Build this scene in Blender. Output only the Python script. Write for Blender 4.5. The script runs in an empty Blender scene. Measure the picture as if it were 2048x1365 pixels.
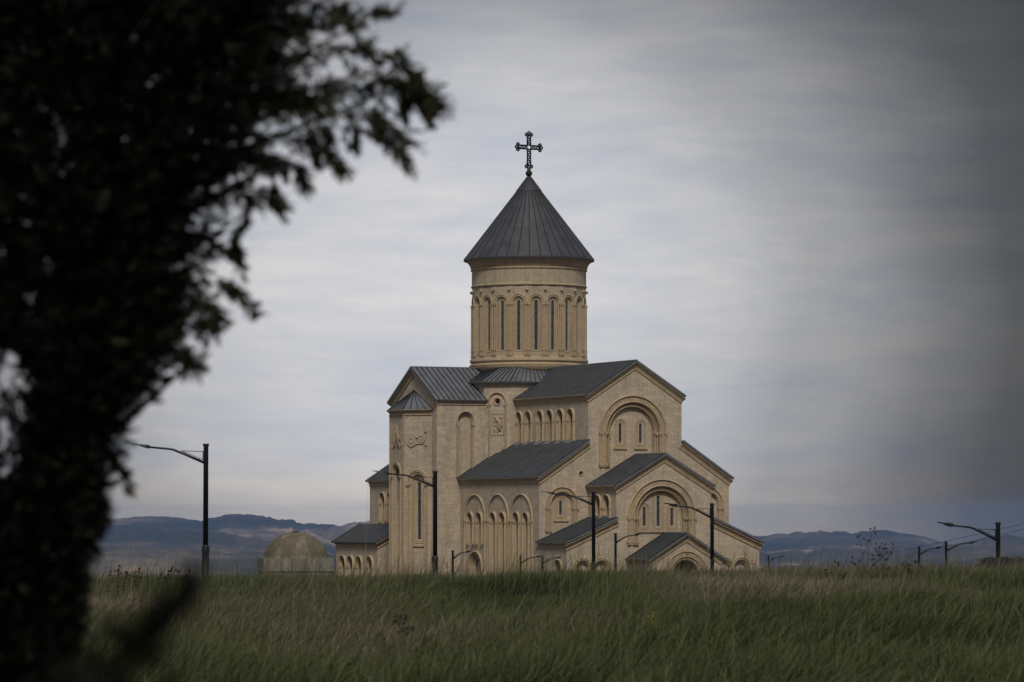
import bpy, math, random
import numpy as np
from mathutils import Vector
from mathutils.geometry import tessellate_polygon
S = bpy.context.scene
COL = S.collection
R = math.radians
rng = np.random.default_rng(7)
random.seed(7)

# ------------------------------------------------------------------ camera
F, HY = 7000.0, 1030.0                       # focal length and horizon row, in photo pixels (2048 wide)
PITCH = math.atan((HY - 682.5) / F)
cam = bpy.data.cameras.new('camera')
cam.sensor_width = 36
cam.lens = F / 2048 * 36
cam.clip_start = 0.5
cam.clip_end = 40000
cam.dof.use_dof = True
cam.dof.focus_distance = 300
cam.dof.aperture_fstop = 5.0
co = bpy.data.objects.new('camera', cam)
COL.objects.link(co)
co.location = (0, 0, 0)
co.rotation_euler = (R(90) + PITCH, 0, 0)
S.camera = co

# ------------------------------------------------------------------ world, sun, exposure
SUN_DIR = Vector((0.03, -0.70, 0.71)).normalized()      # towards the sun
W = bpy.data.worlds.new('World')
S.world = W
W.use_nodes = True
wt = W.node_tree
for n in list(wt.nodes):
    wt.nodes.remove(n)


def nd(t, typ, **kw):
    n = t.nodes.new(typ)
    for k, v in kw.items():
        if k.startswith('i_'):
            n.inputs[k[2:].replace('_', ' ')].default_value = v
        else:
            setattr(n, k, v)
    return n


def math_node(t, op, a, b=None, c=None, clamp=False):
    n = t.nodes.new('ShaderNodeMath')
    n.operation = op
    n.use_clamp = clamp
    for i, v in enumerate((a, b, c)):
        if v is None:
            continue
        if isinstance(v, (int, float)):
            n.inputs[i].default_value = v
        else:
            t.links.new(v, n.inputs[i])
    return n.outputs[0]


def ramp(t, src, stops, interp='LINEAR'):
    n = t.nodes.new('ShaderNodeValToRGB')
    n.color_ramp.interpolation = interp
    e = n.color_ramp.elements
    while len(e) < len(stops):
        e.new(0.5)
    for k, (p, c) in enumerate(stops):
        e[k].position = p
        e[k].color = (*c, 1) if len(c) == 3 else c
    t.links.new(src, n.inputs[0])
    return n.outputs[0]


def noise(t, vec, scale, detail=5, rough=0.55, dist=0.0):
    n = nd(t, 'ShaderNodeTexNoise', i_Scale=scale, i_Detail=detail, i_Roughness=rough, i_Distortion=dist)
    t.links.new(vec, n.inputs['Vector'])
    return n.outputs['Fac']


def mapping(t, vec, scale=(1, 1, 1), loc=(0, 0, 0), rot=(0, 0, 0)):
    n = nd(t, 'ShaderNodeMapping')
    n.inputs['Scale'].default_value = scale
    n.inputs['Location'].default_value = loc
    n.inputs['Rotation'].default_value = rot
    t.links.new(vec, n.inputs['Vector'])
    return n.outputs[0]


def mixc(t, fac, a, b, typ='MIX'):
    n = t.nodes.new('ShaderNodeMix')
    n.data_type = 'RGBA'
    n.blend_type = typ
    for s, v in (('Factor', fac), ('A', a), ('B', b)):
        sock = [i for i in n.inputs if i.name == s and (i.type == 'RGBA' or s == 'Factor')][0]
        if isinstance(v, (int, float)):
            sock.default_value = v
        elif isinstance(v, (tuple, list)):
            sock.default_value = (*v, 1) if len(v) == 3 else v
        else:
            t.links.new(v, sock)
    return [o for o in n.outputs if o.type == 'RGBA'][0]


tc = nd(wt, 'ShaderNodeTexCoord').outputs['Generated']
sky = nd(wt, 'ShaderNodeTexSky', sky_type='NISHITA', sun_disc=False)
sky.sun_elevation = math.asin(SUN_DIR.z)
sky.sun_rotation = math.atan2(SUN_DIR.x, SUN_DIR.y)
sky.dust_density = 2.0
bg_sky = nd(wt, 'ShaderNodeBackground', i_Strength=0.06)
wt.links.new(sky.outputs[0], bg_sky.inputs[0])
# streaky stratus: bands stretched along the horizon, warped so they do not run dead level
warp = noise(wt, mapping(wt, tc, (6, 6, 14)), 1.0, 3)
zsh = nd(wt, 'ShaderNodeCombineXYZ')
sep = nd(wt, 'ShaderNodeSeparateXYZ')
wt.links.new(tc, sep.inputs[0])
wt.links.new(sep.outputs[0], zsh.inputs[0])
wt.links.new(sep.outputs[1], zsh.inputs[1])
wt.links.new(math_node(wt, 'MULTIPLY_ADD', warp, 0.022, sep.outputs[2]), zsh.inputs[2])
streak = noise(wt, mapping(wt, zsh.outputs[0], (30, 30, 150), (3.1, 0, 0)), 1.0, 9, 0.60, 0.1)
broad = noise(wt, mapping(wt, zsh.outputs[0], (11, 11, 42), (1.7, 0.4, 2.2)), 1.0, 6, 0.55, 0.5)
mixn = math_node(wt, 'ADD', math_node(wt, 'MULTIPLY', streak, 0.42), math_node(wt, 'MULTIPLY', broad, 0.58))
cloud_col = ramp(wt, mixn, [(0.32, (0.520, 0.560, 0.650)), (0.43, (0.590, 0.615, 0.680)), (0.52, (0.655, 0.665, 0.705)),
                            (0.68, (0.775, 0.765, 0.765))])
# lens vignette painted into the sky colour: bright round the church, darker around it
ax = math_node(wt, 'ADD', sep.outputs[0], 0.009)
ax = math_node(wt, 'ADD', math_node(wt, 'MULTIPLY', math_node(wt, 'MAXIMUM', ax, 0.0), 1 / 0.0914), math_node(wt, 'MULTIPLY', math_node(wt, 'MINIMUM', ax, 0.0), 1 / 0.115))
az = math_node(wt, 'SUBTRACT', sep.outputs[2], 0.067)
az = math_node(wt, 'ADD', math_node(wt, 'MULTIPLY', math_node(wt, 'MAXIMUM', az, 0.0), 1 / 0.078), math_node(wt, 'MULTIPLY', math_node(wt, 'MINIMUM', az, 0.0), 1 / 0.115))
rad = math_node(wt, 'SQRT', math_node(wt, 'ADD', math_node(wt, 'MULTIPLY', ax, ax), math_node(wt, 'MULTIPLY', az, az)))
edge = noise(wt, mapping(wt, tc, (8, 8, 24), (0.3, 2, 1)), 1.0, 5)
rad = math_node(wt, 'ADD', rad, math_node(wt, 'MULTIPLY', math_node(wt, 'SUBTRACT', edge, 0.5), 0.22))
rad = math_node(wt, 'DIVIDE', rad, 4.0)
sky_vignette = ramp(wt, rad, [(p / 4, (v, v * 0.99, v * 0.98)) for p, v in ((0, 1), (0.5, 0.93), (0.8, 0.77), (1.0, 0.56), (1.16, 0.48), (1.4, 0.28), (1.64, 0.14),
                                                                 (1.95, 0.08), (3.0, 0.20), (4.0, 0.42))])
# the overcast turns paler and warmer where it meets the horizon
low = ramp(wt, math_node(wt, 'MULTIPLY_ADD', sep.outputs[2], 20.0, 0.2), [(0.10, (1.24, 1.10, 0.88)), (0.28, (1.16, 1.06, 0.93)), (0.55, (1, 1, 1))])
cc = mixc(wt, 1.0, mixc(wt, 1.0, cloud_col, sky_vignette, 'MULTIPLY'), low, 'MULTIPLY')
bg_cl = nd(wt, 'ShaderNodeBackground', i_Strength=1.0)
wt.links.new(cc, bg_cl.inputs[0])
mixs = nd(wt, 'ShaderNodeMixShader', i_Fac=0.95)
wt.links.new(bg_sky.outputs[0], mixs.inputs[1])
wt.links.new(bg_cl.outputs[0], mixs.inputs[2])
wo = nd(wt, 'ShaderNodeOutputWorld')
wt.links.new(mixs.outputs[0], wo.inputs[0])

sun = bpy.data.lights.new('sun', 'SUN')
sun.energy = 2.0
sun.angle = R(10)
sun.color = (1.0, 0.93, 0.82)
so = bpy.data.objects.new('sun', sun)
COL.objects.link(so)
so.rotation_euler = SUN_DIR.to_track_quat('Z', 'Y').to_euler()

vs = S.view_settings
vs.view_transform = 'Standard'
vs.look = 'None'
vs.exposure = 0
vs.gamma = 1
S.cycles.use_denoising = True
S.cycles.volume_bounces = 0
S.cycles.max_bounces = 6


# ------------------------------------------------------------------ placing helpers
def px(x, y, d):
    """The place seen at photo pixel (x, y), d metres ahead of the camera."""
    dx, dy = (x - 1024) / F, (682.5 - y) / F
    cp, sp = math.cos(PITCH), math.sin(PITCH)
    k = d / (cp - dy * sp)
    return Vector((dx * k, d, (sp + dy * cp) * k))


def smooth(a, b, x):
    t = np.clip((x - a) / (b - a), 0, 1)
    return t * t * (3 - 2 * t)


def fbm(x, y, seed=0, octs=5, gain=0.5):
    x = np.asarray(x, float)
    y = np.asarray(y, float)
    out = np.zeros(np.broadcast(x, y).shape)
    amp, f = 1.0, 1.0
    for o in range(octs):
        xi, yi = np.floor(x * f), np.floor(y * f)
        fx, fy = x * f - xi, y * f - yi
        fx, fy = fx * fx * (3 - 2 * fx), fy * fy * (3 - 2 * fy)

        def h(a, b):
            v = np.sin(a * 127.1 + b * 311.7 + (seed + o) * 74.7) * 43758.5453
            return v - np.floor(v)
        out += amp * ((h(xi, yi) * (1 - fx) + h(xi + 1, yi) * fx) * (1 - fy)
                      + (h(xi, yi + 1) * (1 - fx) + h(xi + 1, yi + 1) * fx) * fy - 0.5)
        amp *= gain
        f *= 2.0
    return out


ZG = -8.5                                     # the ground round the church; the lens is at height 0
_D = [-200, 60, 78, 100, 140, 167, 200, 225, 250, 290, 310, 430, 600, 1500, 4000, 40000]
_Z = [-1.7, -1.7, -1.76, -2.0, -2.56, -3.3, -4.06, -4.8, -6.0, -8.3, -8.5, -8.5, -22, -88, -168, -168]


def terrain(x, d):
    x = np.asarray(x, float)
    d = np.asarray(d, float)
    z = np.interp(d, _D, _Z)
    near = 1 - smooth(90, 140, d)
    z = z + near * (0.015 * np.clip(x, -40, 40) + 0.10 * fbm(x * 0.16, d * 0.10, 3, 3))
    z = z - 2.6 * smooth(5, 17, x) * smooth(88, 128, d) * (1 - smooth(170, 290, d))
    return z


# ------------------------------------------------------------------ materials
def new_mat(name):
    m = bpy.data.materials.new(name)
    m.use_nodes = True
    t = m.node_tree
    return m, t, t.nodes['Principled BSDF']


def stone(name, base, warm, grey, blocks=True, bump=0.25, ornate=False):
    m, t, b = new_mat(name)
    c = nd(t, 'ShaderNodeTexCoord')
    ob = c.outputs['Object']
    uv = c.outputs['UV']
    big = noise(t, ob, 0.35, 4)
    fine = noise(t, ob, 5.0, 6, 0.65)
    streaks = noise(t, mapping(t, ob, (1.6, 1.6, 0.16)), 1.0, 6, 0.65)
    col = mixc(t, ramp(t, big, [(0.35, (0, 0, 0)), (0.68, (1, 1, 1))]), base, warm)
    col = mixc(t, ramp(t, streaks, [(0.46, (0, 0, 0)), (0.70, (1, 1, 1))]), col, grey)
    h = fine
    if blocks:
        br = nd(t, 'ShaderNodeTexBrick', offset=0.5)
        br.inputs['Scale'].default_value = 1.0
        br.inputs['Brick Width'].default_value = 0.82
        br.inputs['Row Height'].default_value = 0.38
        br.inputs['Mortar Size'].default_value = 0.016
        br.inputs['Mortar Smooth'].default_value = 0.3
        br.inputs['Bias'].default_value = 0.0
        br.inputs['Color1'].default_value = (0.88, 0.86, 0.84, 1)
        br.inputs['Color2'].default_value = (1.12, 1.11, 1.09, 1)
        br.inputs['Mortar'].default_value = (0.80, 0.76, 0.71, 1)
        t.links.new(uv, br.inputs['Vector'])
        col = mixc(t, 0.85, col, br.outputs['Color'], 'MULTIPLY')
    col = mixc(t, 0.6, col, ramp(t, fine, [(0.3, (0.62, 0.60, 0.58)), (0.7, (1.20, 1.19, 1.17))]), 'MULTIPLY')
    t.links.new(col, b.inputs['Base Color'])
    b.inputs['Roughness'].default_value = 0.9
    if ornate:
        vo = nd(t, 'ShaderNodeTexVoronoi', i_Scale=7.5)
        t.links.new(ob, vo.inputs['Vector'])
        h = math_node(t, 'ADD', fine, math_node(t, 'MULTIPLY', vo.outputs['Distance'], 1.3))
    bp = nd(t, 'ShaderNodeBump', i_Strength=0.6 if ornate else bump, i_Distance=0.05 if ornate else 0.03)
    t.links.new(h, bp.inputs['Height'])
    t.links.new(bp.outputs[0], b.inputs['Normal'])
    return m


M_WALL = stone('sandstone_wall', (0.455, 0.385, 0.305), (0.480, 0.395, 0.295), (0.350, 0.305, 0.258))
M_TRIM = stone('honey_stone_trim', (0.42, 0.325, 0.215), (0.45, 0.335, 0.200), (0.32, 0.255, 0.18), blocks=False)
M_ORN = stone('carved_stone', (0.39, 0.305, 0.210), (0.42, 0.315, 0.195), (0.30, 0.245, 0.175), blocks=False, ornate=True)
M_DRUM = stone('pale_drum_stone', (0.41, 0.345, 0.265), (0.44, 0.360, 0.255), (0.32, 0.275, 0.225))
M_CONC = stone('weathered_concrete', (0.24, 0.225, 0.19), (0.17, 0.155, 0.125), (0.075, 0.068, 0.056), blocks=False)
M_DOME = stone('mossy_dome_plaster', (0.120, 0.104, 0.070), (0.088, 0.077, 0.052), (0.21, 0.185, 0.135), blocks=False, bump=0.5)


def metal(name, col, rough=0.45, metallic=0.6, var=0.25):
    m, t, b = new_mat(name)
    ob = nd(t, 'ShaderNodeTexCoord').outputs['Object']
    n = noise(t, ob, 0.8, 5, 0.6)
    n2 = noise(t, ob, 9.0, 3, 0.6)
    lo = tuple(k * (1 - var) for k in col)
    hi = tuple(k * (1 + var) for k in col)
    c = mixc(t, ramp(t, n, [(0.3, (0, 0, 0)), (0.7, (1, 1, 1))]), lo, hi)
    t.links.new(c, b.inputs['Base Color'])
    r = math_node(t, 'MULTIPLY_ADD', n2, 0.25, rough - 0.12)
    t.links.new(r, b.inputs['Roughness'])
    b.inputs['Metallic'].default_value = metallic
    return m


M_ROOF = metal('grey_seam_metal', (0.165, 0.178, 0.200), 0.5, 0.35)
M_CONE = metal('slate_grey_cone_metal', (0.060, 0.064, 0.074), 0.55, 0.3)
M_SEAM = metal('dark_seam_cap', (0.016, 0.017, 0.020), 0.7, 0.1)
M_IRON = metal('black_iron', (0.006, 0.006, 0.007), 0.75, 0.0)
M_LAMP = metal('black_painted_steel', (0.007, 0.008, 0.010), 0.55, 0.0)
M_LENS = metal('lamp_lens', (0.32, 0.31, 0.29), 0.3, 0.0, 0.05)
M_PANE = metal('dark_leaded_glass', (0.045, 0.053, 0.064), 0.2, 0.0, 0.3)
M_DARK = metal('dark_door_wood', (0.022, 0.017, 0.013), 0.7, 0.0, 0.3)
M_TILE = metal('dark_roof_tile', (0.007, 0.006, 0.0055), 0.8, 0.0, 0.4)
M_WIRE = metal('black_cable', (0.02, 0.02, 0.022), 0.6, 0.0)


def plant_mat(name, stops, scale=2.0, rough=0.7, attr=None, trans=0.0):
    m, t, b = new_mat(name)
    if attr:
        a = nd(t, 'ShaderNodeAttribute', attribute_name=attr)
        src = a.outputs['Fac']
    else:
        src = noise(t, nd(t, 'ShaderNodeTexCoord').outputs['Object'], scale, 4)
    c = ramp(t, src, stops)
    t.links.new(c, b.inputs['Base Color'])
    b.inputs['Roughness'].default_value = rough
    b.inputs['Specular IOR Level'].default_value = 0.25
    if trans:
        tr = nd(t, 'ShaderNodeBsdfTranslucent')
        t.links.new(c, tr.inputs[0])
        mx = nd(t, 'ShaderNodeMixShader', i_Fac=trans)
        t.links.new(b.outputs[0], mx.inputs[1])
        t.links.new(tr.outputs[0], mx.inputs[2])
        t.links.new(mx.outputs[0], t.nodes['Material Output'].inputs[0])
    return m


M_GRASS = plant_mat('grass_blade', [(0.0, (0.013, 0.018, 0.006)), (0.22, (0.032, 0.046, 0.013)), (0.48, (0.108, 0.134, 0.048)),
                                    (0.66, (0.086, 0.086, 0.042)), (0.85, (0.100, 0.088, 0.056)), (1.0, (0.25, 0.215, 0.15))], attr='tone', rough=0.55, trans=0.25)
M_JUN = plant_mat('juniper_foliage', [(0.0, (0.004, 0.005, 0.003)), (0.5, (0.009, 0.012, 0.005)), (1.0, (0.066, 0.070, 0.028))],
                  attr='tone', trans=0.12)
M_BARK = plant_mat('bark', [(0.3, (0.010, 0.008, 0.006)), (0.7, (0.024, 0.019, 0.014))], 12)
M_DRY = plant_mat('dry_stem', [(0.3, (0.026, 0.020, 0.015)), (0.7, (0.052, 0.040, 0.028))], 20)
M_SEED = plant_mat('dark_seed_head', [(0.3, (0.014, 0.012, 0.011)), (0.7, (0.030, 0.025, 0.021))], 30)
M_STALK = plant_mat('pale_stalk', [(0.3, (0.20, 0.165, 0.115)), (0.7, (0.33, 0.28, 0.20))], 20)
M_YEL = plant_mat('yellow_petal', [(0.3, (0.30, 0.23, 0.015)), (0.7, (0.42, 0.33, 0.03))], 30)
M_GREENSTEM = plant_mat('green_stem', [(0.3, (0.05, 0.075, 0.02)), (0.7, (0.08, 0.10, 0.03))], 20)


def ground_mat():
    m, t, b = new_mat('field_soil_and_thatch')
    ob = nd(t, 'ShaderNodeTexCoord').outputs['Object']
    n = noise(t, ob, 0.22, 6, 0.6)
    n2 = noise(t, ob, 6.0, 5, 0.7)
    c = mixc(t, ramp(t, n, [(0.38, (0, 0, 0)), (0.62, (1, 1, 1))]), (0.020, 0.024, 0.009), (0.032, 0.028, 0.015))
    c = mixc(t, 0.7, c, ramp(t, n2, [(0.3, (0.6, 0.6, 0.6)), (0.7, (1.3, 1.3, 1.3))]), 'MULTIPLY')
    t.links.new(c, b.inputs['Base Color'])
    b.inputs['Roughness'].default_value = 1.0
    return m


def hill_mat():
    m, t, b = new_mat('dry_hill_land')
    ob = nd(t, 'ShaderNodeTexCoord').outputs['Object']
    n = noise(t, mapping(t, ob, (1 / 440, 1 / 1050, 1 / 66)), 1.0, 6, 0.62)
    n2 = noise(t, mapping(t, ob, (1 / 2000, 1 / 2800, 1 / 140), (4, 1, 0)), 1.0, 4, 0.55)
    c = ramp(t, n, [(0.38, (0.018, 0.024, 0.022)), (0.48, (0.055, 0.050, 0.040)), (0.58, (0.15, 0.115, 0.080)), (0.69, (0.42, 0.31, 0.205))])
    c = mixc(t, ramp(t, n2, [(0.48, (0, 0, 0)), (0.62, (0.9, 0.9, 0.9))]), c, (0.022, 0.027, 0.024))  # broad dark patches: scrub, with cloud shadow painted into the land colour
    t.links.new(c, b.inputs['Base Color'])
    b.inputs['Roughness'].default_value = 1.0
    return m


# ------------------------------------------------------------------ mesh helpers
class MB:
    """Collects faces and links them as ONE mesh object."""

    def __init__(self):
        self.v, self.f, self.m = [], [], []

    def face(self, pts, m=0):
        k = len(self.v)
        self.v.extend(Vector(p) for p in pts)
        self.f.append(list(range(k, k + len(pts))))
        self.m.append(m)

    def add(self, verts, faces, m=0):
        k = len(self.v)
        self.v.extend(Vector(p) for p in verts)
        for q in faces:
            self.f.append([k + i for i in q])
            self.m.append(m)

    def box(self, lo, hi, m=0):
        x0, y0, z0 = lo
        x1, y1, z1 = hi
        self.add([(x0, y0, z0), (x1, y0, z0), (x1, y1, z0), (x0, y1, z0), (x0, y0, z1), (x1, y0, z1), (x1, y1, z1), (x0, y1, z1)],
                 [(0, 3, 2, 1), (4, 5, 6, 7), (0, 1, 5, 4), (1, 2, 6, 5), (2, 3, 7, 6), (3, 0, 4, 7)], m)

    def tube(self, pts, rad, n=8, m=0, caps=True):
        pts = [Vector(p) for p in pts]
        if isinstance(rad, (int, float)):
            rad = [rad] * len(pts)
        rings = []
        ref = None
        for i, p in enumerate(pts):
            a = pts[max(i - 1, 0)]
            b = pts[min(i + 1, len(pts) - 1)]
            t = (b - a).normalized()
            if ref is None:
                ref = t.orthogonal().normalized()
            ref = (ref - t * ref.dot(t)).normalized()
            w = t.cross(ref)
            rings.append([p + (ref * math.cos(2 * math.pi * k / n) + w * math.sin(2 * math.pi * k / n)) * rad[i] for k in range(n)])
        vs_ = [q for r_ in rings for q in r_]
        fs = []
        for i in range(len(pts) - 1):
            for k in range(n):
                k2 = (k + 1) % n
                fs.append((i * n + k, i * n + k2, (i + 1) * n + k2, (i + 1) * n + k))
        if caps:
            fs.append(tuple(reversed(range(n))))
            fs.append(tuple((len(pts) - 1) * n + k for k in range(n)))
        self.add(vs_, fs, m)

    def lathe(self, prof, n=48, c=(0, 0), m=0, cap=True):
        vs_ = []
        for r_, z in prof:
            for k in range(n):
                a = 2 * math.pi * k / n
                vs_.append((c[0] + r_ * math.cos(a), c[1] + r_ * math.sin(a), z))
        fs = []
        for i in range(len(prof) - 1):
            for k in range(n):
                k2 = (k + 1) % n
                fs.append((i * n + k, i * n + k2, (i + 1) * n + k2, (i + 1) * n + k))
        if cap:
            fs.append(tuple(reversed(range(n))))
            fs.append(tuple((len(prof) - 1) * n + k for k in range(n)))
        self.add(vs_, fs, m)

    def ball(self, c, r, n=10, m=0, sz=1.0):
        prof = [(max(r * math.sin(math.pi * i / (n // 2 + 1)), 1e-4), c[2] - r * sz * math.cos(math.pi * i / (n // 2 + 1)))
                for i in range(n // 2 + 2)]
        self.lathe(prof, n, (c[0], c[1]), m, cap=False)

    def build(self, name, mats, parent=None, off=(0, 0, 0), smooth_=False, uv=False):
        me = bpy.data.meshes.new(name)
        o3 = Vector(off)
        me.from_pydata([p + o3 for p in self.v], [], self.f)
        if not isinstance(mats, (list, tuple)):
            mats = [mats]
        for q in mats:
            me.materials.append(q)
        me.polygons.foreach_set('material_index', self.m)
        if smooth_:
            me.polygons.foreach_set('use_smooth', [True] * len(self.f))
        me.update()
        if uv:
            lay = me.uv_layers.new(name='UVMap')
            for p in me.polygons:
                n = p.normal
                for li in p.loop_indices:
                    q = me.vertices[me.loops[li].vertex_index].co
                    if abs(n.x) > 0.9:
                        lay.data[li].uv = (q.y, q.z)
                    elif abs(n.y) > 0.9:
                        lay.data[li].uv = (q.x, q.z)
                    else:
                        t = Vector((-n.y, n.x, 0))
                        t = t.normalized() if t.length > 1e-4 else Vector((1, 0, 0))
                        lay.data[li].uv = (q.dot(t), q.z)
        o = bpy.data.objects.new(name, me)
        COL.objects.link(o)
        if parent:
            o.parent = parent
        return o


def tag(o, label=None, cat=None, group=None, kind=None):
    if label:
        o['label'] = label
    if cat:
        o['category'] = cat
    if group:
        o['group'] = group
    if kind:
        o['kind'] = kind
    return o


def empty(name, loc, rz=0.0):
    o = bpy.data.objects.new(name, None)
    COL.objects.link(o)
    o.location = loc
    o.rotation_euler = (0, 0, rz)
    o.empty_display_size = 0.5
    return o


def copy_tree(o, parent=None):
    c = o.copy()
    COL.objects.link(c)
    if parent:
        c.parent = parent
    for ch in list(o.children):
        copy_tree(ch, c)
    return c


class Frame:
    """A wall plane: a along the wall (rightwards seen from outside), b up, n outwards."""

    def __init__(self, O, U, V=(0, 0, 1)):
        self.O, self.U, self.V = Vector(O), Vector(U).normalized(), Vector(V)
        self.N = self.U.cross(self.V).normalized()

    def p(self, a, b, n=0.0):
        return self.O + self.U * a + self.V * b + self.N * n

    def shift(self, n):
        return Frame(self.O + self.N * n, self.U, self.V)


def arch_loop(c, zs, r, zb, n=12):
    pts = [(c - r, zb), (c + r, zb)]
    pts += [(c + r * math.cos(math.pi * k / n), zs + r * math.sin(math.pi * k / n)) for k in range(n + 1)]
    return pts


def arch_path(c, zs, r, zb, n=14):
    return [(c - r, zb)] + [(c - r * math.cos(math.pi * k / n), zs + r * math.sin(math.pi * k / n)) for k in range(n + 1)] + [(c + r, zb)]


def ring_loop(c, z, r, n=14):
    return [(c + r * math.cos(2 * math.pi * k / n), z + r * math.sin(2 * math.pi * k / n)) for k in range(n)]


def sheet(mb, fr, outline, holes=(), m=0):
    """A wall sheet with holes; a hole is (loop, depth, inner holes, material of its back)."""
    loops = [outline] + [h[0] for h in holes]
    flat = [q for lp in loops for q in lp]
    if holes:
        tris = tessellate_polygon([[Vector((a, b, 0)) for a, b in lp] for lp in loops])
    else:
        tris = [tuple(range(len(outline)))]
    pts = [fr.p(a, b) for a, b in flat]
    out = []
    for t in tris:
        n = Vector((0, 0, 0))
        for i in range(1, len(t) - 1):
            n += (pts[t[i]] - pts[t[0]]).cross(pts[t[i + 1]] - pts[t[0]])
        out.append(tuple(t) if n.dot(fr.N) > 0 else tuple(reversed(t)))
    mb.add(pts, out, m)
    for h in holes:
        lp, depth = h[0], h[1]
        inner = h[2] if len(h) > 2 else ()
        hm = h[3] if len(h) > 3 else m
        k = len(lp)
        for i in range(k):
            (a0, b0), (a1, b1) = lp[i], lp[(i + 1) % k]
            mb.face([fr.p(a0, b0), fr.p(a0, b0, -depth), fr.p(a1, b1, -depth), fr.p(a1, b1)], m)
        if hm is not None:
            sheet(mb, fr.shift(-depth), lp, inner, hm)


def sweep(mb, fr, path, prof, closed=False, m=0):
    """Sweeps a closed profile (s to the left of travel, n outwards) along a path on the wall plane."""
    k = len(path)
    rings = []
    for i in range(k):
        p = Vector(path[i]).to_2d()
        if closed:
            a, b = Vector(path[i - 1]).to_2d(), Vector(path[(i + 1) % k]).to_2d()
        else:
            a = Vector(path[i - 1]).to_2d() if i else None
            b = Vector(path[i + 1]).to_2d() if i < k - 1 else None
        t0 = (p - a).normalized() if a is not None else None
        t1 = (b - p).normalized() if b is not None else None
        if t0 is None:
            t0 = t1
        if t1 is None:
            t1 = t0
        n0, n1 = Vector((-t0.y, t0.x)), Vector((-t1.y, t1.x))
        s = n0 + n1
        s = s / max(s.length_squared / 2, 0.3)
        rings.append([fr.p(p.x + s.x * q, p.y + s.y * q, n) for q, n in prof])
    vs_ = [q for r_ in rings for q in r_]
    c = len(prof)
    fs = []
    for i in range(k if closed else k - 1):
        j = (i + 1) % k
        for e in range(c):
            e2 = (e + 1) % c
            fs.append((i * c + e, j * c + e, j * c + e2, i * c + e2))
    if not closed:
        fs.append(tuple(range(c)))
        fs.append(tuple(reversed([(k - 1) * c + e for e in range(c)])))
    mb.add(vs_, fs, m)


def roll(w, h, s0=0.0, n0=-0.02):
    return [(s0 + w, n0), (s0 + w * 0.8, n0 + h * 0.6), (s0, n0 + h), (s0 - w * 0.8, n0 + h * 0.6), (s0 - w, n0)]


def band(s0, s1, n1, n0=-0.02):
    return [(s1, n0), (s1, n1), (s0, n1), (s0, n0)]


def capital(mb, fr, a, b, w, h, n=0.16, m=0):
    for (dw, z0, z1, dn) in ((0.0, 0, h * 0.35, 0), (0.03, h * 0.35, h, 0.04)):
        lo, hi = (a - w - dw, b + z0), (a + w + dw, b + z1)
        q = [fr.p(lo[0], lo[1], -0.02), fr.p(hi[0], lo[1], -0.02), fr.p(hi[0], hi[1], -0.02), fr.p(lo[0], hi[1], -0.02)]
        r_ = [fr.p(lo[0], lo[1], n + dn), fr.p(hi[0], lo[1], n + dn), fr.p(hi[0], hi[1], n + dn), fr.p(lo[0], hi[1], n + dn)]
        mb.add(q + r_, [(4, 5, 6, 7), (0, 1, 5, 4), (1, 2, 6, 5), (2, 3, 7, 6), (3, 0, 4, 7)], m)


def roof_quad(mb, e0, e1, r1, r0, th=0.15, step=0.55, rib=(0.19, 0.04), m=0, edge=0.0):
    """A standing-seam sheet: eave e0-e1, ridge r0-r1 (r0 above e0)."""
    e0, e1, r1, r0 = map(Vector, (e0, e1, r1, r0))
    n = (e1 - e0).cross(r0 - e0)
    if n.length < 1e-6:
        n = (e1 - e0).cross(r1 - e0)
    n.normalize()
    if n.z < 0:
        n = -n
    top = [e0, e1, r1, r0]
    bot = [p - n * th for p in top]
    mb.add(top + bot, [(0, 1, 2, 3), (7, 6, 5, 4), (0, 4, 5, 1), (1, 5, 6, 2), (2, 6, 7, 3), (3, 7, 4, 0)], m)
    L = (e1 - e0).length
    cnt = max(2, int(round(L / step)))
    w, h = rib
    for k in range(cnt + 1):
        s = min(max(k / cnt, 0.5 * w / L), 1 - 0.5 * w / L)
        a, b = e0.lerp(e1, s), r0.lerp(r1, s)
        if (b - a).length < 0.25:
            continue
        d = (e1 - e0).normalized() * w * 0.5
        up = n * h
        lo = n * -0.01
        mb.add([a - d + lo, a + d + lo, b + d + lo, b - d + lo, a - d + up, a + d + up, b + d + up, b - d + up],
               [(4, 5, 6, 7), (0, 1, 5, 4), (1, 2, 6, 5), (2, 3, 7, 6), (3, 0, 4, 7)], m + 1)


# ------------------------------------------------------------------ the land
def grid_mesh(name, X, Y, Z, mat):
    r_, c_ = X.shape
    me = bpy.data.meshes.new(name)
    v = np.stack([X, Y, Z], -1).reshape(-1, 3)
    i = np.arange(r_ * c_).reshape(r_, c_)
    q = np.stack([i[:-1, :-1], i[:-1, 1:], i[1:, 1:], i[1:, :-1]], -1).reshape(-1, 4)
    me.from_pydata(v.tolist(), [], q.tolist())
    me.polygons.foreach_set('use_smooth', [True] * len(q))
    me.materials.append(mat)
    me.update()
    o = bpy.data.objects.new(name, me)
    COL.objects.link(o)
    return o


ds = np.concatenate([np.linspace(-60, 20, 20), np.linspace(22, 150, 110), np.linspace(155, 700, 70), np.geomspace(740, 15000, 40)])
us = np.linspace(-1, 1, 121)
Dg, Ug = np.meshgrid(ds, us, indexing='ij')
Xg = Ug * (40 + 0.42 * np.maximum(Dg, 0))
tag(grid_mesh('ground', Xg, Dg, terrain(Xg, Dg), ground_mat()), 'rough green and brown field dropping away behind its crest', 'ground', kind='structure')


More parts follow.
